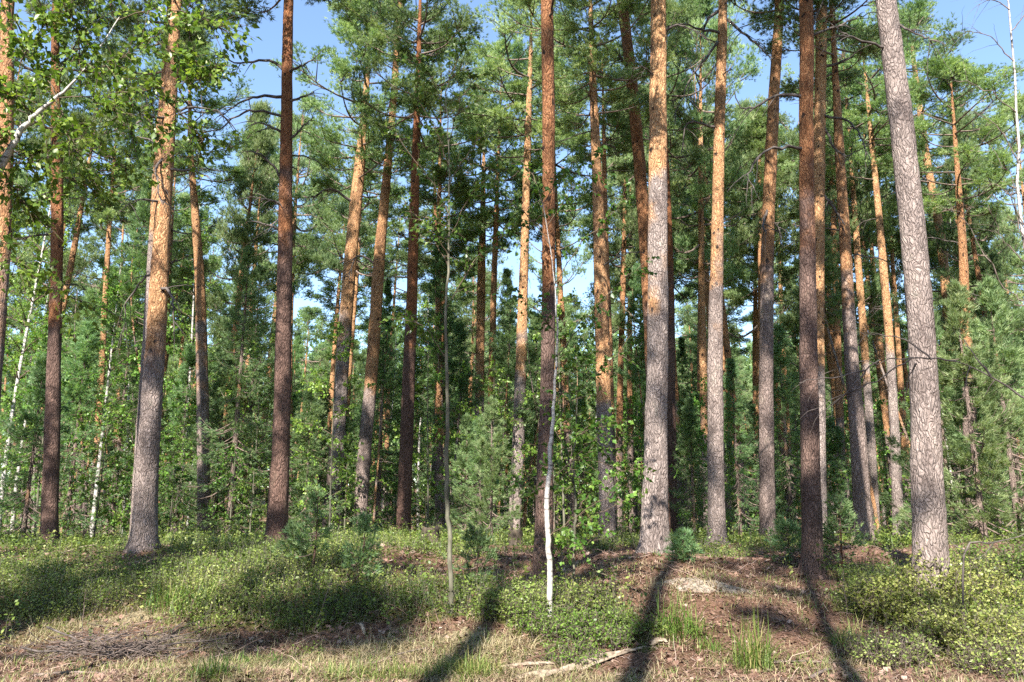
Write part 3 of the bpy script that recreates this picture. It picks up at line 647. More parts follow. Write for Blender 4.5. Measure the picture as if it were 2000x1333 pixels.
# pines the photo shows at these places
for px, y, s, i in [(1322, 36, 1.24, 0), (1340, 40, 1.26, 1), (1368, 44, 1.30, 2), (1418, 34, 1.24, 4), (1432, 42, 1.24, 0), (572, 36, 1.18, 1), (642, 44, 1.18, 2), (500, 42, 1.30, 0), (470, 34, .95, 3),
                    (1655, 38, 1.24, 1), (1545, 44, 1.24, 3), (1450, 52, 1.0, 2), (1240, 46, 1.18, 5), (1232, 38, 1.12, 0), (1100, 48, 1.24, 3), (905, 52, 1.12, 1), (755, 50, 1.18, 2), (1905, 38, .95, 3), (1960, 34, .95, 2), (1935, 45, 1.0, 0),
                    (30, 34, 1., 5), (160, 42, 1., 0), (225, 37, .95, 3), (340, 45, 1., 2), (430, 30, .95, 5), (1540, 33, 1.05, 5), (1450, 29, 1.02, 1), (1115, 31, 1.1, 0), (1990, 28, .9, 5), (2050, 31, 1., 3), (-40, 27, 1., 1), (60, 29, 1.05, 2), (190, 30, 1.0, 4), (860, 29, 1.05, 4), (640, 31, 1.05, 1), (1205, 33, 1.1, 5), (960, 31, 1.1, 0), (1380, 27, 1.05, 3), (1640, 28, 1.05, 5), (1755, 33, 1.1, 2), (1850, 36, 1.1, 5)]:
    plant(PROTO[i], 'pine', px, y, s, 9, 18, 2.4, 0, True)
scatter(12, PROTO, 'pine', 27, 45, .9, 1.08, 9, 18, 2.4, 1.5)
scatter(58, PROTO, 'pine', 45, 72, .85, 1.1, 9, 18, 2.4, 1.5)
scatter(85, PROTO, 'pine', 72, 105, .85, 1.05, 9, 18, 2.2, 1.4)
scatter(130, POLE, 'pole', 22, 62, .8, 1.25, 5, 10, 1, .8)
# understorey the photo shows
for px, y, s, pr in [(455, 24, 1.05, SPRUCE[3]), (480, 27, 1.1, SPRUCE[3]), (425, 26, 1.0, SPRUCE[0]), (1440, 21, .72, SPRUCE[0]), (1352, 22, .6, SPRUCE[0]), (1480, 25, .5, SPRUCE[3]), (960, 19, .68, SPRUCE[2]), (938, 22, .8, SPRUCE[1]), (1905, 17, 1.1, SPRUCE[2]), (1975, 18.5, 1.2, SPRUCE[2]), (1940, 25, 1.3, SPRUCE[2]), (1850, 21, 1.2, SPRUCE[2]), (1990, 22, 1., SPRUCE[0]), (60, 20, 1.1, SPRUCE[1]), (140, 24, 1, SPRUCE[0]), (350, 27, 1, SPRUCE[0]), (600, 23, 1., SPRUCE[1]), (740, 30, 1., SPRUCE[3]), (1540, 24, 1., SPRUCE[0]), (1635, 25, .9, SPRUCE[1]), (225, 29, 1., SPRUCE[3])]:
    plant(pr, 'young_pine' if pr is SPRUCE[2] else 'spruce', px, y, s, 0, 6, 1, 0, True)
scatter(10, SPRUCE[:2] + [SPRUCE[3]], 'spruce', 26, 55, .7, 1.3, 0, 6, 1.2, 1.0)
scatter(9, [SPRUCE[2]], 'young_pine', 22, 50, .7, 1.3, 0, 5, 1.2, 1.0)
scatter(95, LEAFY, 'sapling', 19, 40, .7, 1.2, 0, 5, 1, .8)
scatter(100, LEAFY[:1] + LEAFY[2:3], 'sapling', 38, 75, .7, 1.4, 0, 5, 1, .8)
for px, y, s, i in [(190, 27, .95, 1), (12, 24, .95, 0), (36, 28, .9, 1), (820, 42, 1., 0), (1856, 26, .7, 1), (350, 33, 1., 2), (250, 38, 1.05, 2), (1165, 40, 1., 0), (1700, 42, 1, 2)]:
    plant(BIRCH[i], 'birch', px, y, s, 5, 13, 1.5, 0, True)
scatter(10, BIRCH, 'birch', 30, 60, .8, 1.1, 5, 13, 1.5, 1.2)
DROP = {56, 64, 68, 70, 75, 93, 106, 117, 119, 120, 123, 125, 126, 127, 128, 129, 130, 133, 134, 140, 141, 143, 146, 147, 148, 149, 153, 154, 155, 156, 157, 159, 160, 161, 162, 167, 169, 170, 171, 172, 173, 174, 175, 176, 177, 178, 179, 180, 181, 182, 184, 185, 187, 188, 189, 190, 191, 192, 193, 195, 198, 201, 208, 209, 210, 213, 216, 220, 223, 224, 229, 233, 235, 245, 248, 255, 257, 261, 262, 265, 266, 279, 280, 291, 296, 300, 305, 306, 314, 316, 320, 325, 348, 349, 356, 379, 380, 394, 397, 399, 400, 410, 412, 418, 423, 437, 438, 439, 442, 453, 458, 461, 463, 464, 465, 467, 468, 469, 470, 471, 473, 474, 475, 477, 478, 480, 481, 482, 483, 484, 486, 487, 488, 489, 490, 491, 492, 493, 494, 495, 497, 498, 499, 500, 501, 502, 503, 504, 505, 506, 508, 509, 510, 511, 512, 518, 519, 520, 522, 523, 524, 525, 526, 527, 528, 531, 533, 536, 537, 539, 540, 541, 542, 544, 545, 546, 547, 548, 549, 550, 551, 552, 554, 555, 557, 558, 559, 560, 576}
for k_ in sorted(DROP, reverse=True):          # never seen in the photo, wholly behind the others
    o = FAR.pop(k_)[0]
    for c in list(o.children): bpy.data.objects.remove(c)
    bpy.data.objects.remove(o)
for o in PROTO + POLE + SPRUCE + LEAFY + BIRCH:      # the patterns themselves are not part of the place
    for c in list(o.children): bpy.data.objects.remove(c)
    bpy.data.objects.remove(o)
# small seedlings on the near slope
def seedling(px, py, H, Rr, label, cat='young pine', soft=True):
    p = hit(px, py); rs = np.random.RandomState(int(px)); w, f = spruce_crown(int(px), H * .8, Rr, 5, soft, 4, 2, .075)
    root = thing('young_pine', label, cat, (p[0], p[1], ground(p[0], p[1])), 0, 'small pine seedlings')
    mb = MB(); z = np.linspace(-.05, H, 10); trunk_mesh(mb, np.stack([.03 * np.sin(z * 2), 0 * z, z], 1), (.008 + .009 * H) * np.linspace(1, .2, 10), 7, rs, np.tile([[0, 1, 0]], (10, 1)), .2); mb.build('trunk', M['bark'], root)
    child('branchwork', w.mesh('branchwork', M['limb']), root, (0, 0, H * .2)); child('crown', f.mesh('crown', M['spruce'], False), root, (0, 0, H * .2))
seedling(610, 1125, 1.15, .30, 'dark pine seedling with bare stem in front of the pale leaning pine')
seedling(572, 1105, .5, .2, 'short pine seedling right of the curved-bough pine foot')
seedling(704, 1148, .85, .28, 'spindly pine seedling below the leaning orange-brown pine')
seedling(930, 1150, .7, .3, 'faint bluish pine seedling right of the slim grey sapling')
seedling(1540, 1100, .6, .35, 'bright pine seedling between the purple-brown and red-brown pines')
seedling(1335, 1098, .35, .3, 'low bright pine seedling at the right foot of the thickest pale pine')
seedling(1645, 1120, 1.1, .4, 'thin dark pine seedling right of the red-brown pine foot')

# ------------------------------------------------------------------ labels of the many: counted between trees one can name
MARKS = [(-400, 'the left edge'), (95, 'the dark leftmost pine'), (279, 'the thick orange pine'), (400, 'the slim shaded-foot pine'), (539, 'the curved-bough pine'), (653, 'the pale leaning pine'), (787, 'the straight dark pine'), (877, 'the grey sapling'),
         (1003, 'the pine behind a stump'), (1061, 'the black-trunked pine'), (1187, 'the flaky orange pine'), (1277, 'the thickest pale pine'), (1402, 'the mottled grey pine'), (1500, 'the purple-brown pine'), (1588, 'the red-brown pine'), (1690, 'the yellow-topped pine'), (1757, 'the slender yellow pine'), (1818, 'the big grey pine'), (9999, 'the right edge')]
ORD = ['first', 'second', 'third', 'fourth', 'fifth', 'sixth', 'seventh', 'eighth', 'ninth', 'tenth', 'eleventh', 'twelfth', 'thirteenth', 'fourteenth', 'fifteenth', 'sixteenth', 'seventeenth', 'eighteenth', 'nineteenth', 'twentieth']
KINDS = {'pine': 'background pine', 'pole': 'thin pole tree', 'spruce': 'young spruce', 'young_pine': 'soft young pine', 'sapling': 'leafy sapling', 'birch': 'white birch'}
for k, nm in KINDS.items():
    for m in range(len(MARKS) - 1):
        g = sorted([f for f in FAR if f[1] == k and MARKS[m][0] <= f[2] < MARKS[m + 1][0]], key=lambda f: f[2])
        for j, (o, _, px) in enumerate(g):
            a, b = MARKS[m][1], MARKS[m + 1][1]
            where = 'between %s and %s' % (a, b)
            o['label'] = ('%s from left %s' % (nm, where)) if len(g) == 1 and False else ('only %s %s' % (nm, where) if len(g) == 1 else '%s %s from left %s' % (ORD[min(j, 19)], nm, where))

# ------------------------------------------------------------------ the far wood
rs = np.random.RandomState(77); fw = MB(); ft = MB()
for k in range(560):
    y = rs.uniform(98, 140); px = rs.uniform(-150, 2150); x = (px - 1000) / F * y; g = float(ground(x, y)); H = rs.uniform(19, 27); r = rs.uniform(1.8, 2.8)
    tubes(ft, [(x, y, g), (x + rs.normal() * .3, y, g + H * .5), (x + rs.normal() * .3, y, g + H)], [.16, .12, .03], 6, (.6, .2, 0))
    n = 420; th = rs.uniform(0, 6.28, n); u = rs.uniform(0, 1, n); t = rs.uniform(0, 1, n); lowp = rs.uniform(.03, .3)
    rr = r * np.sqrt(u) * np.interp(t, [0, .3, 1], [.6, 1, .2]); C = np.stack([x + rr * np.cos(th), y + rr * np.sin(th), g + H * (lowp + (1 - lowp) * t)], 1)
    tn = np.clip(rs.normal(.5, .2, n), 0, 1); blades(ft if False else fw, rs, C, np.tile([[0, 0, .6]], (n, 1)), 5, .5, .2, 1.1, np.stack([tn, tn, tn], 1))
tag(fw.build('distant_wood', M['needles'], smooth=False), 'pale green far wood closing the view behind all trunks', 'woodland', None, 'stuff')
tag(ft.build('distant_trunks', M['bark']), 'thin far trunks of the wood closing the view', 'woodland', None, 'stuff')

# the wood on the other side, behind and beside the viewpoint: it shuts out the low sky
rs = np.random.RandomState(78); bw = MB(); bt = MB(); k = 0
while k < 150:
    x = rs.uniform(-46, 46); y = rs.uniform(-36, 24)
    if not (y < -19 or (abs(x) > 17 and abs(x) > .72 * y + 9 and (x > 0 or y > 4 or y < -19))): continue
    k += 1; g = float(ground(x, y)); H = rs.uniform(13, 17.5) if y < -10 else rs.uniform(12, 19); r = rs.uniform(2.0, 3.0)
    tubes(bt, [(x, y, g - .1), (x + rs.normal() * .2, y, g + H * .5), (x + rs.normal() * .2, y, g + H)], [.17, .12, .03], 8, (.6, .2, 0))
    n = 620; th = rs.uniform(0, 6.28, n); t = rs.uniform(0, 1, n); lowp = rs.uniform(.02, .25); rr = r * np.sqrt(rs.uniform(0, 1, n)) * np.interp(t, [0, .3, 1], [.7, 1, .2])
    C = np.stack([x + rr * np.cos(th), y + rr * np.sin(th), g + H * (lowp + (1 - lowp) * t)], 1); tn = np.clip(rs.normal(.4, .2, n), 0, 1)
    blades(bw, rs, C, np.tile([[0, 0, .6]], (n, 1)), 6, .42, .17, 1.1, np.stack([tn, tn, tn], 1))
tag(bw.build('surrounding_wood', M['spruce'], smooth=False), 'green wood standing behind and beside the viewpoint', 'woodland', None, 'stuff')
tag(bt.build('surrounding_trunks', M['bark']), 'trunks of the wood behind and beside the viewpoint', 'woodland', None, 'stuff')

# ------------------------------------------------------------------ forest floor
def patch(px, py, rx, ry, w):
    p = hit(px, py); return (p[0], p[1], rx, ry, w)
GREEN = [patch(*a) for a in [(120, 1120, 3, 2, .6), (60, 1180, 1.2, .6, .6), (420, 1130, 2.2, 1.4, .4), (480, 1165, 1.5, .5, .8), (620, 1170, 2.0, .6, .9), (780, 1180, 1.3, .5, .8), (700, 1100, 3, 2, .5), (1100, 1200, 1.3, .55, 1.2), (1160, 1250, .7, .4, 1.0), (1000, 1190, .6, .5, .8),
                             (1180, 1150, .8, .5, .7), (1760, 1200, 1.2, .8, 1.2), (1900, 1180, 1.6, 1.4, 1.3), (1820, 1280, 1.0, .5, .8), (1700, 1130, 1.0, .7, .5), (1340, 1080, 2, .7, .4), (250, 1165, 1, .4, .5)]]
BARE = [(fx, fy, .55, .5, .55) for fx, fy in FEET] + [patch(*a) for a in [(1290, 1120, 1.2, .8, 1.2), (1400, 1150, 1.3, .7, 1.4), (1480, 1200, 1.3, .6, 1.3), (1540, 1140, 1.0, .6, 1.0), (330, 1105, .8, .5, .6), (200, 1215, 1.0, .3, .7), (900, 1110, 1.0, .7, .7), (760, 1120, .8, .5, .4), (1080, 1105, 1.2, .7, .6), (380, 1090, 1.2, .5, .5), (880, 1240, 1., .4, .6)]]
SAND = [patch(*a) for a in [(250, 1200, 1.1, .35, 1.), (330, 1255, .7, .25, .7), (700, 1290, 1.8, .5, .9), (560, 1310, 1.2, .4, .6), (900, 1325, 1.4, .3, .7), (1100, 1330, 1.0, .3, .6), (1370, 1142, .9, .25, .6), (450, 1325, .9, .3, .8), (820, 1262, .8, .3, .5), (1650, 1290, .8, .3, .4), (380, 1100, 1.4, .6, .8)]]
def field(x, y, pts):
    s = 0
    for a, b, rx, ry, w in pts: s = s + w * np.exp(-((x - a) / rx) ** 2 - ((y - b) / ry) ** 2)
    return s
_w2 = [(_rs.uniform(1.2, 7), _rs.uniform(0, 6.28), _rs.uniform(0, 6.28)) for _ in range(12)]
def blotch(x, y):
    n = 0
    for k, a, b in _w2: n = n + np.sin(k * (x * math.cos(a) + y * math.sin(a)) + b)
    return n / 5.0
def green(x, y):
    base = np.interp(y, [8.6, 9.6, 11, 12, 16, 60], [-.15, -.05, .12, .36, .5, .55])
    return base + field(x, y, GREEN) - field(x, y, BARE) + .42 * blotch(x, y) + .26 * blotch(x * .3 + 2, y * .4)
def axis(segs):
    o = [np.array([segs[0][0]])]
    for a, b, st in segs: o.append(np.linspace(a, b, max(2, int(round((b - a) / st)) + 1))[1:])
    return np.concatenate(o)
xs = axis([(-400, -60, 20), (-60, -14, 1.5), (-14, 14, .055), (14, 60, 1.5), (60, 400, 20)])
ys = axis([(-60, 4, 2), (4, 7, .2), (7, 14, .055), (14, 22, .12), (22, 60, .6), (60, 160, 4), (160, 420, 20)])
X, Y = np.meshgrid(xs, ys); Z = ground(X, Y)
rs = np.random.RandomState(3)
near = np.exp(-((Y - 10) / 9) ** 2) * (np.abs(X) < 15)
Z = Z + near * (.010 * rs.normal(size=X.shape) + .018 * blotch(X * 2.3, Y * 2.3) + .012 * blotch(X * 5.1 + 3, Y * 5.1))
gm = MB(); nx, ny = len(xs), len(ys)
i = np.arange(ny - 1)[:, None] * nx; j = np.arange(nx - 1)[None]
q = np.stack([i + j, i + j + 1, i + nx + j + 1, i + nx + j], -1).reshape(-1, 4)
tone = np.stack([np.clip(green(X, Y) - .12, 0, 1), np.clip(field(X, Y, SAND) + .18 * blotch(X * .7 + 5, Y * .7) + np.interp(Y, [8, 9.4], [.28, .0]), 0, 1), 0 * X], -1).reshape(-1, 3)
gm.add(np.stack([X, Y, Z], -1).reshape(-1, 3), None, q, tone)
tag(gm.build('ground', M['ground']), 'forest floor of brown needle litter, moss and pale dry grass', 'ground', None, 'structure')

def spots(rs, n, y0, y1, power=1.0, half=.74):
    y = y0 + (y1 - y0) * rs.uniform(0, 1, n) ** power; x = rs.uniform(-half, half, n) * y
    return x, y
def flat_leaves(mb, rs, C, size, tn):
    m = len(C); d = norm(rs.normal(size=(m, 3)) * np.array([1, 1, .5]) + np.array([0, 0, .25])); s = norm(np.cross(d, rs.normal(size=(m, 3)) * np.array([.4, .4, 1])))
    l = size * rs.uniform(.6, 1.25, (m, 1)); w = l * .34
    V = np.stack([C, C + d * l * .5 + s * w, C + d * l, C + d * l * .5 - s * w], 1).reshape(-1, 3)
    mb.add(V, None, np.arange(m * 4).reshape(-1, 4), np.repeat(np.stack([tn, tn, tn], 1), 4, 0))
def cover(seed, n, y0, y1, power, per, size, hh, thr):
    rs = np.random.RandomState(seed); x, y = spots(rs, n, y0, y1, power); g = green(x, y); k = rs.uniform(0, 1, n) * .35 + thr < g
    x, y, g = x[k], y[k], g[k]; m = len(x); z = ground(x, y); h = hh * np.clip(g, .25, 1.3) * rs.uniform(.5, 1.6, m)
    base = np.clip((.56 + .34 * blotch(x * .55 + 9, y * .7)) + rs.normal(0, .17, m), 0, 1)
    C = np.repeat(np.stack([x, y, z], 1), per, 0); t = rs.uniform(.15, 1, m * per); hr = np.repeat(h, per)
    C = C + np.stack([rs.normal(0, .35, m * per) * hr * .6, rs.normal(0, .35, m * per) * hr * .6, t * hr], 1)
    return C, np.clip(np.repeat(base, per) + rs.normal(0, .13, m * per), 0, 1), np.stack([x, y, z], 1), h
bb = MB(); bs = MB()
for args in [(21, 34000, 9.2, 17, 1.2, 12, .030, .16, .57), (22, 18000, 17, 34, 1.3, 10, .06, .30, .20), (23, 6000, 34, 70, 1.2, 8, .14, .45, .1)]:
    rs = np.random.RandomState(args[0] + 50); C, tn, B, h = cover(*args); flat_leaves(bb, rs, C, args[6], tn)
    if args[0] == 21:
        e = B + np.stack([rs.normal(0, .05, len(B)), rs.normal(0, .05, len(B)), h], 1)
        tubes(bs, np.stack([B, (B + e) / 2 + rs.normal(size=B.shape) * .01, e], 1), np.broadcast_to(np.array([[.0025, .002, .001]]), (len(B), 3)), 3)
rs = np.random.RandomState(61); x, y = spots(rs, 2600, 9.6, 20, 1.3); k = green(x, y) + rs.uniform(-.3, .4, len(x)) > .3; x, y = x[k], y[k]; m = len(x)
az = rs.uniform(0, 6.28, m); L = rs.uniform(.16, .48, m)[:, None, None]; t = np.linspace(0, 1, 6)[None, :, None]; d = np.stack([.4 * np.cos(az), .4 * np.sin(az), 0 * az + 1], 1)
P = np.stack([x, y, ground(x, y)], 1)[:, None] + d[:, None] * L * t + rs.normal(size=(m, 6, 3)) * .012 * t; tubes(bs, P, np.broadcast_to(.0032 * np.linspace(1, .3, 6)[None], (m, 6)), 4)
k = rs.rand(m) < .5; q = P[k][:, 2:].reshape(-1, 3); q = np.repeat(q, 4, 0) + rs.normal(size=(len(q) * 4, 3)) * .025; tn = np.repeat(np.clip(rs.normal(.35, .3, k.sum()), 0, 1), 16); flat_leaves(bb, rs, q, .05, tn)
tag(bb.build('bilberry_cover', M['bilberry'], smooth=False), 'low yellow-green bilberry leaves covering the forest floor', 'ground cover', None, 'stuff')
tag(bs.build('bilberry_stems', M['stem']), 'fine stems of the bilberry cover on the bank', 'ground cover', None, 'stuff')

def blade_strips(mb, rs, B, L, lean, W, tn):          # curved grass blades
    m = len(B); az = rs.uniform(0, 6.28, m); d = np.stack([np.cos(az), np.sin(az), 0 * az], 1); s = np.stack([-np.sin(az), np.cos(az), 0 * az], 1)
    t = np.array([0, .35, .7, 1.])[None, :, None]; L = L[:, None, None]; lean = lean[:, None, None]
    P = B[:, None] + np.array([0, 0, 1.]) * L * (t - lean * .55 * t ** 2.2) + d[:, None] * L * lean * t ** 1.8
    w = (W * np.array([.9, 1, .7, .08]))[None, :, None] * s[:, None] * .5
    V = np.stack([P - w, P + w], 2).reshape(-1, 3); i = np.arange(m)[:, None, None] * 8 + np.arange(3)[None, :, None] * 2
    q = (i + np.array([[[0, 1, 3, 2]]])).reshape(-1, 4); mb.add(V, None, q, np.repeat(np.stack([tn, tn, tn], 1), 8, 0))
rs = np.random.RandomState(31); gr = MB(); dg = MB()
x, y = spots(rs, 34000, 7.5, 13, 1.1); cl = blotch(x * 1.7 + 4, y * 1.7) + .5 * field(x, y, SAND)
k = (cl > rs.uniform(-.2, .9, len(x))); x, y = x[k], y[k]; m = len(x)
blade_strips(gr, rs, np.stack([x, y, ground(x, y) - .01], 1), rs.uniform(.05, .17, m), rs.uniform(.2, 1.1, m), .006, np.clip(rs.normal(.62, .25, m), 0, 1))
x, y = spots(rs, 64000, 7.5, 12, 1.0); cl = field(x, y, SAND) + .3 * blotch(x * 1.3 + 8, y * 1.3)
k = (cl + .20 > rs.uniform(0, 1, len(x))); x, y = x[k], y[k]; m = len(x)
blade_strips(dg, rs, np.stack([x, y, ground(x, y) - .01], 1), rs.uniform(.05, .20, m), rs.uniform(.5, 1.5, m), .006, np.clip(rs.normal(.5, .25, m), 0, 1))
x, y = spots(rs, 9000, 17, 45, 1.3); m = len(x)
blade_strips(gr, rs, np.stack([x, y, ground(x, y) - .01], 1), rs.uniform(.15, .4, m), rs.uniform(.2, 1., m), .016, np.clip(rs.normal(.5, .25, m), 0, 1))
tag(gr.build('grass', M['grass'], smooth=False), 'short green grass growing over the hollow and bank', 'grass', None, 'stuff')
tag(dg.build('dry_grass', M['drygrass'], smooth=False), 'pale dried grass lying on the floor of the hollow', 'grass', None, 'stuff')
rs = np.random.RandomState(41); lt = MB(); x, y = spots(rs, 110000, 7.5, 16, 1.25); m = len(x)
az = rs.uniform(0, 3.14, m); l = rs.uniform(.02, .09, m) * np.where(rs.rand(m) < .06, 3, 1); d = np.stack([np.cos(az), np.sin(az), rs.normal(0, .22, m)], 1); s = np.stack([-np.sin(az), np.cos(az), 0 * az], 1)
B = np.stack([x, y, ground(x, y) + rs.uniform(.0, .04, m)], 1); wd = rs.uniform(.003, .008, m)[:, None]
V = np.stack([B - d * l[:, None] / 2 - s * wd / 2, B - d * l[:, None] / 2 + s * wd / 2, B + d * l[:, None] / 2 + s * wd / 2, B + d * l[:, None] / 2 - s * wd / 2], 1).reshape(-1, 3)
tn = np.clip(rs.normal(.5, .28, m), 0, 1); lt.add(V, None, np.arange(m * 4).reshape(-1, 4), np.repeat(np.stack([tn, tn, tn], 1), 4, 0))
# bark flakes, cones and dead leaves among the needles
x, y = spots(rs, 16000, 7.5, 16, 1.2); m = len(x); B = np.stack([x, y, ground(x, y) + rs.uniform(.005, .03, m)], 1); l = rs.uniform(.012, .04, m)[:, None]
u = norm(rs.normal(size=(m, 3)) * np.array([1, 1, .35])); v = norm(np.cross(u, rs.normal(size=(m, 3)) * .5 + np.array([0, 0, 1.])))
V = np.stack([B - u * l - v * l * .5, B + u * l * .8 - v * l * .7, B + u * l + v * l * .5, B - u * l * .7 + v * l * .8], 1).reshape(-1, 3)
tn = np.clip(rs.normal(.32, .3, m), 0, 1); lt.add(V, None, np.arange(m * 4).reshape(-1, 4), np.repeat(np.stack([tn, tn, tn], 1), 4, 0))
x, y = spots(rs, 500, 8.4, 15, 1.2); m = len(x); az = rs.uniform(0, 6.28, m); L = rs.uniform(.15, .5, m)[:, None, None]; d = np.stack([np.cos(az), np.sin(az), rs.uniform(-.05, .5, m)], 1)
t = np.linspace(0, 1, 6)[None, :, None]; P = np.stack([x, y, ground(x, y) + .015], 1)[:, None] + d[:, None] * L * t + rs.normal(size=(m, 6, 3)) * .012
tubes(lt, P, np.broadcast_to(.0045 * np.linspace(1, .4, 6)[None], (m, 6)), 4, np.repeat(np.clip(rs.normal(.6, .3, (m, 1, 1)), 0, 1), 6, 1) * np.ones((1, 1, 3)))
tag(lt.build('needle_litter', M['litter'], smooth=False), 'fallen brown needles and bits of twig scattered on the ground', 'litter', None, 'stuff')

# ------------------------------------------------------------------ tufts, bushes, wood on the ground
def tuft(px, py, n, L, rad, lean, W, tone, label, mt='grass'):
    p = hit(px, py); rs = np.random.RandomState(int(px + py)); a = rs.uniform(0, 6.28, n); r = rad * np.sqrt(rs.uniform(0, 1, n))
    x = p[0] + r * np.cos(a); y = p[1] + r * .6 * np.sin(a); mb = MB()
    blade_strips(mb, rs, np.stack([x, y, ground(x, y) - .02], 1), L * rs.uniform(.45, 1.1, n), np.clip(rs.normal(lean + .15, .38, n), .05, 1.7), W, np.clip(rs.normal(tone, .2, n) + (rs.rand(n) < .22) * .6, 0, 1))
    o = mb.build('grass_tuft', M[mt], None, False, (p[0], p[1], float(ground(p[0], p[1])))); tag(o, label, 'grass tuft', 'grass tufts')
tuft(1472, 1310, 190, .62, .20, .35, .009, .3, 'tall bright green grass tuft standing alone at lower right')
tuft(1330, 1240, 170, .50, .30, .6, .009, .15, 'dark green grass tuft in the shade below the needle mound')
tuft(1385, 1275, 90, .32, .16, .7, .007, .3, 'small green grass tuft between the shaded tuft and the tall tuft')
tuft(1665, 1265, 150, .42, .26, .7, .008, .5, 'yellow-green grass tuft leaning left of the right-hand bush')
tuft(360, 1185, 260, .46, .50, .4, .009, .3, 'wide clump of long green grass blades on the left bank')
tuft(915, 1318, 420, .30, .34, .6, .006, .6, 'fine yellowish grass tuft at the bottom centre')
tuft(800, 1325, 170, .26, .25, .6, .006, .5, 'thin green grass tuft left of the bottom centre tuft')
tuft(690, 1325, 190, .24, .30, .6, .006, .5, 'sparse green grass tuft under the white stick')
tuft(500, 1300, 150, .22, .30, .7, .006, .4, 'low green grass tuft right of the brush pile')
tuft(410, 1325, 130, .30, .18, .6, .007, .2, 'dark green grass tuft at the bottom beside the brush pile')
tuft(745, 1275, 260, .26, .45, 1.1, .006, .85, 'straw-coloured drooping grass on the bank below the grey sapling', 'drygrass')
tuft(990, 1275, 260, .30, .35, 1.1, .006, .6, 'brown drooping grass under the central bilberry bush', 'drygrass')
tuft(85, 1250, 260, .28, .45, 1.0, .006, .6, 'brown dry grass clump at the lower left', 'drygrass')

def bush(px, py, n, h, r, size, mt, tone, label, stemn=95, dry=0):
    p = hit(px, py); rs = np.random.RandomState(int(px * 3 + py)); b0 = np.array([p[0], p[1], float(ground(p[0], p[1]))])
    root = thing('bilberry_bush', label, 'bush', b0, 0, 'bilberry bushes on the bank')
    a = rs.uniform(0, 6.28, stemn); rr = r * .8 * np.sqrt(rs.uniform(0, 1, stemn)); B = np.stack([rr * np.cos(a), .7 * rr * np.sin(a), 0 * a], 1)
    B[:, 2] = ground(B[:, 0] + b0[0], B[:, 1] + b0[1]) - b0[2] - .02
    hh = h * np.sqrt(np.clip(1.05 - (rr / r) ** 2, .1, 1)) * rs.uniform(.65, 1.15, stemn)
    E = B + np.stack([.35 * hh * np.cos(a + rs.normal(0, .7, stemn)), .35 * hh * np.sin(a + rs.normal(0, .7, stemn)), hh], 1)
    t = np.linspace(0, 1, 6)[None, :, None]; P = B[:, None] * (1 - t) + E[:, None] * t + rs.normal(size=(stemn, 6, 3)) * .015
    w = MB(); f = MB(); tubes(w, P, np.broadcast_to(.005 * np.linspace(1, .4, 6)[None], (stemn, 6)), 4)
    k = max(2, n // (stemn * 7)); u = rs.uniform(.3, 1, (stemn, 7)) * 5; i = np.minimum(u.astype(int), 4); ww = (u - i)[..., None]; rw = np.arange(stemn)[:, None]
    q0 = (P[rw, i] * (1 - ww) + P[rw, i + 1] * ww).reshape(-1, 3); d = norm(rs.normal(size=q0.shape) + np.array([0, 0, .5])); l = rs.uniform(.07, .18, (len(q0), 1, 1)) * h / .4
    s = np.linspace(0, 1, 4)[None, :, None]; Q = q0[:, None] + d[:, None] * l * s; tubes(w, Q, np.broadcast_to(.0026 * np.linspace(1, .4, 4)[None], (len(q0), 4)), 3)
    uu = rs.uniform(0, 1, (len(q0), k, 1)); C = (q0[:, None] + d[:, None] * l * uu).reshape(-1, 3) + rs.normal(size=(len(q0) * k, 3)) * .012
    bt = np.repeat(np.clip(rs.normal(tone, .16, len(q0)), 0, 1), k); flat_leaves(f, rs, C, size, np.clip(bt + rs.normal(0, .1, len(bt)), 0, 1))
    w.build('stem', M['twig'], root); f.build('foliage', M[mt], root, False)
bush(1760, 1215, 5600, .54, .66, .042, 'bilberry', .82, 'yellow-green bilberry bush at the foot of the big grey pine')
bush(1880, 1190, 5600, .62, .70, .042, 'bilberry', .88, 'tall pale bilberry bush right of the big grey pine foot')
bush(1960, 1140, 4200, .55, .62, .042, 'bilberry', .45, 'green bilberry bush at the right edge behind the pale one')
bush(1900, 1275, 4800, .52, .60, .040, 'bilberry', .88, 'bright bilberry bush on the slope near the lower right corner')
bush(1740, 1300, 2400, .36, .50, .036, 'bilberry', .85, 'low twiggy bilberry bush at the bottom right', 120)
bush(1960, 1320, 1800, .34, .50, .036, 'bilberry', .8, 'reddish-stemmed sparse bilberry bush in the lower right corner', 90)
bush(1010, 1205, 3600, .34, .50, .036, 'bilberry', .75, 'light yellow-green bilberry bush left of the white birch stem')
bush(1085, 1235, 2600, .26, .46, .034, 'darkleaf', .8, 'bluish-green bilberry bush at the foot of the white birch stem')
bush(1175, 1250, 2400, .25, .46, .034, 'darkleaf', .75, 'bluish-green bilberry bush right of the white birch stem')
bush(1130, 1195, 2600, .30, .42, .034, 'bilberry', .5, 'small leafy bush behind the white birch stem')
bush(1120, 1290, 1500, .16, .40, .03, 'darkleaf', .9, 'low pale-leaved plants above the split log')

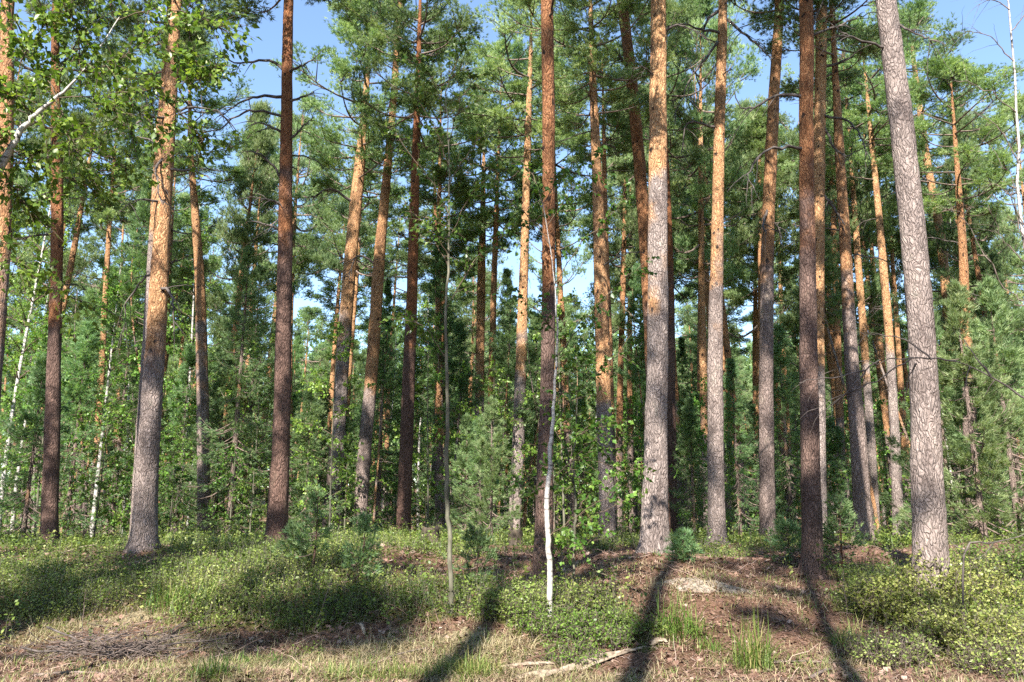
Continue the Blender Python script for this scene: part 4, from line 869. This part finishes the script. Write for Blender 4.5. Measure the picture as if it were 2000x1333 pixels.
def log(a, b, r0, r1, label, mt='palewood', name='split_log', lift=.3, bend=.02):
    rs = np.random.RandomState(int(a[0] + b[1])); p, q = hit(*a), hit(*b); p[2] = ground(p[0], p[1]) + r0 * lift; q[2] = ground(q[0], q[1]) + r1 * lift
    t = np.linspace(0, 1, 18)[:, None]; P = p + (q - p) * t + rs.normal(size=(18, 3)) * r0 * .05; P[:, 2] += bend * np.sin(t[:, 0] * 3.1)
    mb = MB(); n = 12; th = np.arange(n) / n * 6.283; T = norm(q - p); S = norm(np.cross(T, [0, 0, 1.])); U = np.cross(S, T)
    pr = .75 + .4 * rs.rand(n); r = np.linspace(r0, r1, 18)[:, None] * pr[None] * (1 + .07 * rs.normal(size=(18, n))) * np.where(np.arange(n) % 3 == 1, .72, 1.05)[None]
    r[0] *= .55; r[-1] *= .4
    V = P[:, None] + r[..., None] * (np.cos(th)[None, :, None] * S + .62 * np.sin(th)[None, :, None] * U)
    V[0] += rs.normal(size=(n, 1)) * T * r0 * .5; V[-1] += rs.normal(size=(n, 1)) * T * r0
    i = np.arange(17)[:, None] * n; j = np.arange(n)[None]; j2 = (j + 1) % n
    Q = np.stack([i + j, i + j2, i + n + j2, i + n + j], -1).reshape(-1, 4); V = V.reshape(-1, 3); V = np.vstack([V, P[0], P[-1]])
    tr = [[j2_, j_, 18 * n] for j_, j2_ in zip(range(n), list(range(1, n)) + [0])] + [[17 * n + j_, 17 * n + j2_, 18 * n + 1] for j_, j2_ in zip(range(n), list(range(1, n)) + [0])]
    mb.add(V, tr, Q); tag(mb.build(name, M[mt], None, True, (p + q) / 2), label, 'log' if r0 > .025 else 'stick', 'dead wood lying on the ground')
log((1005, 1328), (1105, 1318), .035, .045, 'short thick end of split pale log at the bottom centre')
log((1090, 1316), (1238, 1272), .042, .026, 'long split pale log lying across the bottom right of centre')
log((1130, 1312), (1262, 1266), .03, .02, 'thin split strip lying along the long pale log')
log((1040, 1330), (1140, 1306), .032, .03, 'splintered lower strip of pale wood at the bottom centre')
log((965, 1309), (1095, 1299), .028, .03, 'thin bleached plank lying behind the split log')
log((1120, 1296), (1215, 1278), .030, .02, 'narrow pale sliver of wood behind the long split log')
log((1270, 1262), (1300, 1254), .045, .04, 'stubby piece of broken wood right of the long split log')
log((703, 1228), (712, 1248), .02, .018, 'short white stick stuck in the litter of the bank', lift=2.5)
log((290, 1110), (350, 1090), .09, .06, 'rotting mossy log lying below the thick orange pine', 'stump', 'fallen_log')
log((1500, 1300), (1640, 1300), .018, .010, 'thin pale stick lying at the lower right beside the tall grass tuft', 'twig', 'fallen_stick', 1.2)
log((1580, 1333), (1630, 1310), .022, .014, 'curved pale stick at the bottom edge left of the bilberry bushes', 'twig', 'fallen_stick', 1.2)
log((840, 1270), (725, 1300), .014, .010, 'bleached root stick on the bank below the grey sapling', 'twig', 'fallen_stick', 1.5)
log((60, 1325), (200, 1318), .018, .010, 'long pale stick at the lower left corner', 'twig', 'fallen_stick', 1.2)
log((185, 1075), (120, 1088), .03, .02, 'bleached broken pole leaning low behind the left grass', 'palewood', 'fallen_stick', 3)
def sapstick(pts, d, r, label, name='dead_sapling'):
    P = [at(px, py, d) for px, py in pts]; P[0][2] = float(ground(P[0][0], P[0][1])) - .02; mb = MB(); rs = np.random.RandomState(int(pts[0][0])); dead_branch(mb, rs, P, r, 4, .14)
    tag(mb.build(name, M['twig'], None, True, P[0]), label, 'dead sapling', 'dead saplings on the bank')
sapstick([(614, 1218), (632, 1175), (648, 1135), (660, 1142), (672, 1150)], 9.9, .009, 'bent bare dead sapling on the left bank')
sapstick([(162, 1222), (164, 1190), (168, 1150)], 9.9, .006, 'upright thin dead twig in the pale grass at left')
sapstick([(1655, 1210), (1650, 1160), (1645, 1110)], 10.2, .006, 'thin upright dry stalk beside the dark shadow on the right bank')
sapstick([(1485, 1265), (1488, 1200), (1493, 1135)], 9.6, .004, 'tall wispy dry stalk above the tall green grass tuft')
def stump(px, py, w, h, d, label):
    p = at(px, py, d); rs = np.random.RandomState(int(px)); z0 = float(ground(p[0], p[1])); r = w / F * d / 2; H = h / F * d + max(0, p[2] - z0); n = 22; m = 9; th = np.arange(n) / n * 6.283
    mb = MB(); zz = np.linspace(-.05, H, m); jag = rs.normal(0, .10, n) * H; lob = 1 + .10 * np.sin(3 * th + 1) + .08 * rs.normal(size=n)
    rr = r * np.interp(zz / H, [0, .2, 1], [1.35, 1.05, .95])[:, None] * lob[None] * (1 + .03 * rs.normal(size=(m, n))); zg = zz[:, None] + (zz / H).clip(0, 1)[:, None] ** 2 * jag[None]
    V = np.stack([rr * np.cos(th), rr * np.sin(th), zg], -1).reshape(-1, 3); i = np.arange(m - 1)[:, None] * n; j = np.arange(n)[None]; j2 = (j + 1) % n
    V = np.vstack([V, [[0, 0, H * .8]]]); mb.add(V, [[(m - 1) * n + a, (m - 1) * n + (a + 1) % n, m * n] for a in range(n)], np.stack([i + j, i + j2, i + n + j2, i + n + j], -1).reshape(-1, 4))
    tag(mb.build('tree_stump', M['stump'], None, True, (0, 0, 0)), label, 'stump', 'rotten stumps'); bpy.context.view_layer.update(); o = COL.objects[-1]; o.location = (p[0], p[1], z0)
stump(838, 1098, 32, 32, 15.5, 'dark broken stump left of the slim grey sapling')
stump(1005, 1095, 26, 28, 17, 'dark mossy stump below the tall pine with pale orange upper stem')
stump(1155, 1105, 30, 18, 15, 'low crumbling stump left of the flaky orange pine')
stump(1197, 1195, 12, 30, 10.2, 'small twisted root stub on the bank right of the white birch')
# lichen patch
p = hit(1375, 1143); rs = np.random.RandomState(8); mb = MB(); n = 40; a = np.linspace(0, 6.283, n, endpoint=False); rings = np.linspace(0, 1, 12); er = 1 + .22 * np.sin(3 * a + 1) + .15 * np.sin(7 * a) + .08 * rs.normal(size=n)
x = p[0] + .50 * rings[:, None] * er[None] * np.cos(a); y = p[1] + .20 * rings[:, None] * er[None] * np.sin(a); z = ground(x, y) + .028 * np.sqrt(1.0 - rings[:, None] ** 2 * .98) + .006 * rs.normal(size=x.shape) - .02 * (rings[:, None] > .95)
i = np.arange(11)[:, None] * n; j = np.arange(n)[None]; j2 = (j + 1) % n
mb.add(np.stack([x, y, z], -1).reshape(-1, 3), None, np.stack([i + j, i + j2, i + n + j2, i + n + j], -1).reshape(-1, 4)); tag(mb.build('lichen_patch', M['lichen']), 'pale grey lichen crust on the brown needle mound', 'lichen', None, 'stuff')
# brush pile
p = hit(235, 1280); b0 = np.array([p[0], p[1], float(ground(p[0], p[1]))]); rs = np.random.RandomState(12); root = thing('brush_pile', 'heap of dead grey-brown twigs and branches at the lower left', 'brush pile', b0, 0)
def sticks(n, L0, L1, r, bx, by, bz):
    a = rs.normal(0, .75, n) + np.where(rs.rand(n) < .3, 1.2, .1); L = rs.uniform(L0, L1, n)[:, None, None]; d = np.stack([np.cos(a), np.sin(a), rs.normal(.08, .22, n)], 1)
    C = np.stack([rs.normal(0, bx, n), rs.normal(0, by, n), np.abs(rs.normal(0, bz, n)) + .02], 1); t = np.linspace(-.5, .5, 7)[None, :, None]
    s = np.stack([-np.sin(a), np.cos(a), 0 * a], 1)[:, None]
    P = C[:, None] + d[:, None] * L * t + s * L * rs.uniform(-.3, .3, (n, 1, 1)) * t ** 2 + rs.normal(size=(n, 7, 3)) * .012; g = ground(P[..., 0] + b0[0], P[..., 1] + b0[1]) - b0[2] + .01
    P[..., 2] = np.maximum(P[..., 2], g); return P, np.broadcast_to(r * np.linspace(1.1, .35, 7)[None], (n, 7))
w = MB(); tubes(w, *sticks(230, .2, .7, .0045, .40, .22, .10), 4); w.build('twig_heap', M['twig'], root)
for k in range(14):
    w = MB(); tubes(w, *sticks(1, .6, 1.4, .011, .3, .16, .09), 6); w.build('branch', M['deadlimb'], root)

# ------------------------------------------------------------------ leafy trees close by
def px_branch(pts, d, dd=0., n=10):
    return spline([at(px, py, d + dd * k) for k, (px, py) in enumerate(pts)], n)
def leaf_tree(name, label, cat, stem, d, widths, bmat, lmat, branches, ntw, tl, nleaf, size, seed, zfoot=True, lo=.1, extra=None):
    rs = np.random.RandomState(seed); pts = [at(px, py, d) for px, py in stem]; zs = [(q - EYE) @ FWD for q in pts]
    pts[0][2] = float(ground(pts[0][0], pts[0][1])) - .03; b0 = pts[0].copy(); root = thing(name, label, cat, b0, 0)
    rad = [w / F * z / 2 for w, z in zip(widths, zs)]; X = spline(np.column_stack([np.array(pts) - b0, rad]), 40); X[1:-1, :2] += rs.normal(size=(38, 2)) * .006
    t = MB(); tubes(t, X[:, :3], np.maximum(X[:, 3], .003), 12); t.build('trunk', M[bmat], root)
    f = MB(); br = []
    for b in branches:
        w = MB()
        dd = rs.uniform(-.22, .22) if len(b) < 3 or not isinstance(b[-1], float) else b[-1]; pl = [q for q in b if not isinstance(q, float)]
        P = px_branch(pl, d, dd, 12) - b0; P[1:] += rs.normal(size=(11, 3)) * .012; br.append(P); tubes(w, P, .0075 * np.linspace(1, .25, 12) * min(1, d / 8), 5)
        leafy(w, f, rs, [P], ntw, tl, nleaf, size, lo=lo); w.build('branch', M['leafstem'], root)
    f.build('crown', M[lmat], root, False); return root
leaf_tree('birch_tree', 'leaning birch with pale bough and leafy twigs hanging in at the upper left', 'birch tree', [(-190, 1240), (-80, 560), (20, 292), (68, 226), (110, 192), (160, 140), (230, 40), (300, -60)], 6.6, [26, 22, 13, 10, 7, 3.5, 2.2, 1.5], 'birch', 'birchleaf',
  [[(110, 192), (190, 185), (280, 175), (350, 160), (420, 150)], [(160, 140), (230, 110), (300, 75), (350, 40)], [(68, 226), (120, 280), (190, 310), (250, 330)], [(20, 292), (80, 330), (140, 350), (200, 380)], [(0, 330), (40, 390), (70, 420)],
   [(110, 192), (60, 120), (20, 60), (0, 0)], [(160, 140), (150, 60), (120, 0)], [(68, 226), (20, 180), (-30, 150)], [(230, 40), (300, 20), (380, 30), (440, 60)], [(230, 40), (200, -20), (170, -60)], [(160, 140), (220, 150), (270, 215), (300, 245)], [(20, 292), (-20, 250), (-60, 240)], [(110, 192), (130, 250), (150, 300)],
   [(190, 185), (220, 215), (260, 270)], [(40, 120), (80, 60), (110, 20)], [(-20, 420), (20, 500), (90, 560), (160, 590)], [(280, 175), (330, 200), (380, 250), (400, 280)], [(300, 75), (360, 120), (430, 130)], [(0, 200), (60, 160), (120, 120), (180, 90)], [(-60, 300), (0, 310), (60, 300)]],
  36, .42, 9, .062, 91)
leaf_tree('birch_tree', 'slim white birch sapling with peeling bark in the centre foreground', 'birch tree', [(1074, 1196), (1073, 1100), (1068, 1000), (1074, 900), (1082, 790), (1088, 640), (1080, 520), (1060, 400)], 9.55, [12, 11, 10, 8.5, 6, 3.5, 2.2, 1.3], 'birch', 'darkleaf',
  [[(1072, 1050), (1110, 1020), (1160, 985), (1200, 960)], [(1070, 1000), (1040, 960), (1010, 940)], [(1072, 940), (1120, 900), (1170, 880), (1215, 870)], [(1074, 900), (1130, 850), (1180, 830)], [(1080, 830), (1130, 760), (1200, 700), (1240, 640)], [(1082, 790), (1110, 740), (1140, 690)],
   [(1085, 700), (1150, 620), (1200, 560), (1250, 520)], [(1086, 650), (1040, 600), (1000, 570)], [(1080, 560), (1130, 480), (1180, 430), (1230, 390)], [(1074, 480), (1030, 420), (990, 390), (960, 370)], [(1070, 440), (1110, 380), (1150, 340)], [(1060, 400), (1040, 340), (1010, 310)], [(1060, 400), (1090, 350), (1130, 310), (1170, 300)], [(1064, 420), (1020, 440), (975, 440)]],
  15, .36, 8, .068, 92)
leaf_tree('rowan_tree', 'slim grey-stemmed sapling left of centre with sparse high leaves', 'sapling', [(880, 1190), (878, 1060), (872, 950), (874, 800), (871, 640), (876, 480), (878, 330), (870, 180)], 9.9, [10, 9, 8.5, 7, 5.5, 4.5, 3, 1.8], 'stem', 'darkleaf',
  [[(874, 600), (920, 520), (960, 480), (1000, 450)], [(875, 520), (830, 440), (790, 400)], [(876, 480), (910, 400), (950, 350), (980, 330)], [(877, 420), (840, 350), (800, 300), (770, 260)], [(878, 360), (920, 290), (960, 250)], [(878, 330), (850, 250), (810, 190)], [(876, 280), (900, 200), (930, 150)], [(872, 220), (840, 150), (800, 120)], [(870, 180), (890, 120), (900, 80)],
   [(875, 500), (850, 450), (860, 400)], [(872, 700), (830, 640), (790, 620)]],
  22, .40, 7, .066, 93)
leaf_tree('leafy_sapling', 'small twiggy sapling with bare lower twigs right of the white birch', 'sapling', [(1118, 1185), (1121, 1100), (1124, 1000), (1120, 900), (1128, 780)], 10.1, [6, 5, 5, 4, 2], 'stem', 'birchleaf',
  [[(1121, 1080), (1095, 1065), (1080, 1050)], [(1121, 1090), (1150, 1060), (1180, 1020)], [(1124, 1000), (1160, 950), (1190, 930)], [(1122, 950), (1090, 910), (1070, 900)], [(1120, 900), (1160, 860), (1190, 820)], [(1124, 840), (1100, 800), (1090, 770)], [(1124, 1030), (1150, 1010), (1200, 990), (1240, 960)], [(1120, 900), (1150, 900), (1220, 920), (1250, 900)]],
  14, .30, 7, .066, 94)
def bare(name, label, cat, stems, d, r, seed, bmat='twig', tw=9, tl=.4):
    rs = np.random.RandomState(seed); p0 = at(*stems[0][0], d); p0[2] = float(ground(p0[0], p0[1])) - .03; root = thing(name, label, cat, p0, 0)
    for k, st in enumerate(stems):
        P = [at(px, py, d + .04 * q) for q, (px, py) in enumerate(st)]
        if k == 0: P[0] = p0
        mb = MB(); dead_branch(mb, rs, [q - p0 for q in P], r * (1 if k == 0 else (.5 if d < 12 else .28)), tw if k else 2, tl, .003 if k == 0 else .010); mb.build('stem' if k == 0 else 'branch', M[bmat if k == 0 or bmat != 'birch' else 'twig'], root)
bare('bare_shrub', 'bare thin branch reaching in from the right edge across the big grey trunk', 'bare shrub', [[(2260, 1150), (2150, 900), (2060, 810), (2000, 776), (1935, 735), (1868, 706)], [(1868, 706), (1820, 703), (1780, 700), (1720, 703), (1650, 712), (1600, 745)], [(1820, 703), (1775, 668), (1735, 655), (1690, 655)], [(1780, 700), (1720, 740), (1660, 765), (1590, 800)], [(1720, 703), (1670, 730), (1600, 740), (1560, 748)], [(1790, 710), (1775, 740), (1768, 790)], [(1935, 735), (1900, 690), (1880, 660)], [(1690, 725), (1650, 770), (1600, 810)]], 6.5, .016, 95, 'deadlimb', 4, .22)
bare('fallen_branch', 'grey dead branch leaning up toward the right edge above the bilberry bushes', 'dead branch', [[(1865, 1112), (1885, 1075), (1940, 1062), (2000, 1045), (2080, 1030)], [(1885, 1075), (1860, 1062), (1850, 1040)], [(1940, 1062), (1920, 1085), (1900, 1095)]], 9.6, .014, 96, 'deadlimb', 3, .2)
bare('dead_birch', 'bare white dead trunk with fine twigs at the upper right edge', 'dead tree', [[(2085, 1150), (2040, 760), (2006, 500), (1990, 320), (1982, 170), (1972, 20), (1960, -100)], [(2000, 440), (1970, 380), (1920, 350)], [(1990, 320), (1950, 250), (1890, 210)], [(1985, 220), (1930, 180), (1880, 160), (1820, 150)], [(1980, 120), (1930, 70), (1880, 60)], [(1976, 60), (2010, 20), (2040, 0)], [(1990, 300), (2020, 260), (2050, 250)], [(2010, 520), (1960, 470), (1930, 400)], [(2020, 600), (1960, 560), (1900, 450), (1840, 380)], [(1972, 20), (1940, 0), (1910, 10)], [(2006, 500), (1985, 420), (1965, 330), (1900, 250)]], 14, .042, 97, 'birch', 10, .8)

# ------------------------------------------------------------------ pines behind the viewpoint, which shade the bank
SHADE = [(-3.95, -3.0, 1.25, 0, .45, 10.2, .97, 'pine behind the viewpoint, left, shading the black-trunked pine'), (.5, -2.2, 1.25, 4, .52, 10.2, .97, 'small-crowned pine behind the viewpoint, shading the red-brown pine'),
         (4.6, -6.5, 1.05, 2, .75, 10.2, .97, 'pine behind the viewpoint, farthest right'), (-2.0, -4.5, 1.3, 1, .2, 14.2, .25, 'thin-crowned tall pine behind the viewpoint'), (-8.0, -10, 1.1, 5, .62, 15.8, .2, 'flat-topped pine deep behind the viewpoint on the left'),
         (-1.6, -7.6, 1.1, 3, .6, 14.4, .4, 'flat-crowned pine behind the viewpoint dappling the brown bank'),
         (-10.5, -4.0, 1.0, 2, .8, 10.2, .97, 'pine behind the viewpoint shading the far left bank'), (-7.3, 5.8, 1.05, 3, .7, 9.5, 1.05, 'pine beside the viewpoint, out of view on the left, shading the dark red-brown pine'),
         (-13.8, 7.5, 1.0, 0, .8, 9.5, 1.05, 'pine out of view far to the left, shading the dark leftmost pine')]
for k, (x, y, s, i, cs, cb, ch, lab) in enumerate(SHADE):
    H = 18.; rs = np.random.RandomState(800 + k); z = np.concatenate([[-.2], np.linspace(0, H, 30)]); P = np.stack([.2 * np.sin(z * .2 + k), .2 * np.sin(z * .25), z], 1); P[:, :2] -= P[0, :2]
    root = thing('pine_tree', lab, 'pine tree', (x, y, float(ground(x, y))), 0, 'tall pines')
    root.scale = (s, s, s); mb = MB(); trunk_mesh(mb, P, (.10 if k == 1 else .15) * np.interp(z / H, [0, .1, .6, 1], [1.1, 1, .66, .08]), 12, rs, np.stack([np.clip((z - 4) / 2, 0, 1), 0 * z + .3, 0 * z], 1)); mb.build('trunk', M['bark'], root)
    br, fo = CROWNS[i]; pz = (np.interp(cb, z, P[:, 0]), np.interp(cb, z, P[:, 1]), cb); child('branchwork', br, root, pz, None, (cs, cs, ch)); child('crown', fo, root, pz, None, (cs, cs, ch))

# ------------------------------------------------------------------ light, sky, camera
w = bpy.data.worlds.new('World'); scene.world = w; w.use_nodes = True; nt = w.node_tree
bg = nt.nodes['Background']; sky = nt.nodes.new('ShaderNodeTexSky'); sky.sky_type = 'NISHITA'; sky.sun_disc = False
sky.sun_elevation = SUN_EL; sky.sun_rotation = SUN_AZ + math.pi; sky.air_density = 1.0; sky.dust_density = .25; sky.ozone_density = 2.0
nt.links.new(sky.outputs[0], bg.inputs[0]); bg.inputs[1].default_value = .12
sd = bpy.data.lights.new('sun', 'SUN'); sd.energy = 5.0; sd.angle = R_(.53); sd.color = (1, .95, .87)
so = bpy.data.objects.new('sun', sd); COL.objects.link(so)
dirv = Vector((math.sin(SUN_AZ) * math.cos(SUN_EL), math.cos(SUN_AZ) * math.cos(SUN_EL), -math.sin(SUN_EL)))
so.rotation_euler = dirv.to_track_quat('-Z', 'Y').to_euler(); so.location = (-5, -20, 30)
cd = bpy.data.cameras.new('camera'); cam = bpy.data.objects.new('camera', cd); COL.objects.link(cam)
cd.sensor_width = 36; cd.lens = 36 * F / 2000; cd.clip_end = 2000; cd.clip_start = .05
cam.location = (0, 0, CAMZ); cam.rotation_euler = (math.pi / 2 + PITCH, 0, 0); scene.camera = cam
scene.view_settings.view_transform = 'Standard'; scene.view_settings.look = 'None'; scene.view_settings.exposure = 1.62; scene.view_settings.gamma = 1
scene.cycles.max_bounces = 6; scene.cycles.diffuse_bounces = 1; scene.cycles.glossy_bounces = 2; scene.cycles.transmission_bounces = 3; scene.cycles.transparent_max_bounces = 4
scene.cycles.caustics_reflective = False; scene.cycles.caustics_refractive = False
scene.cycles.use_adaptive_sampling = True; scene.cycles.adaptive_threshold = .01
scene.cycles.use_denoising = False
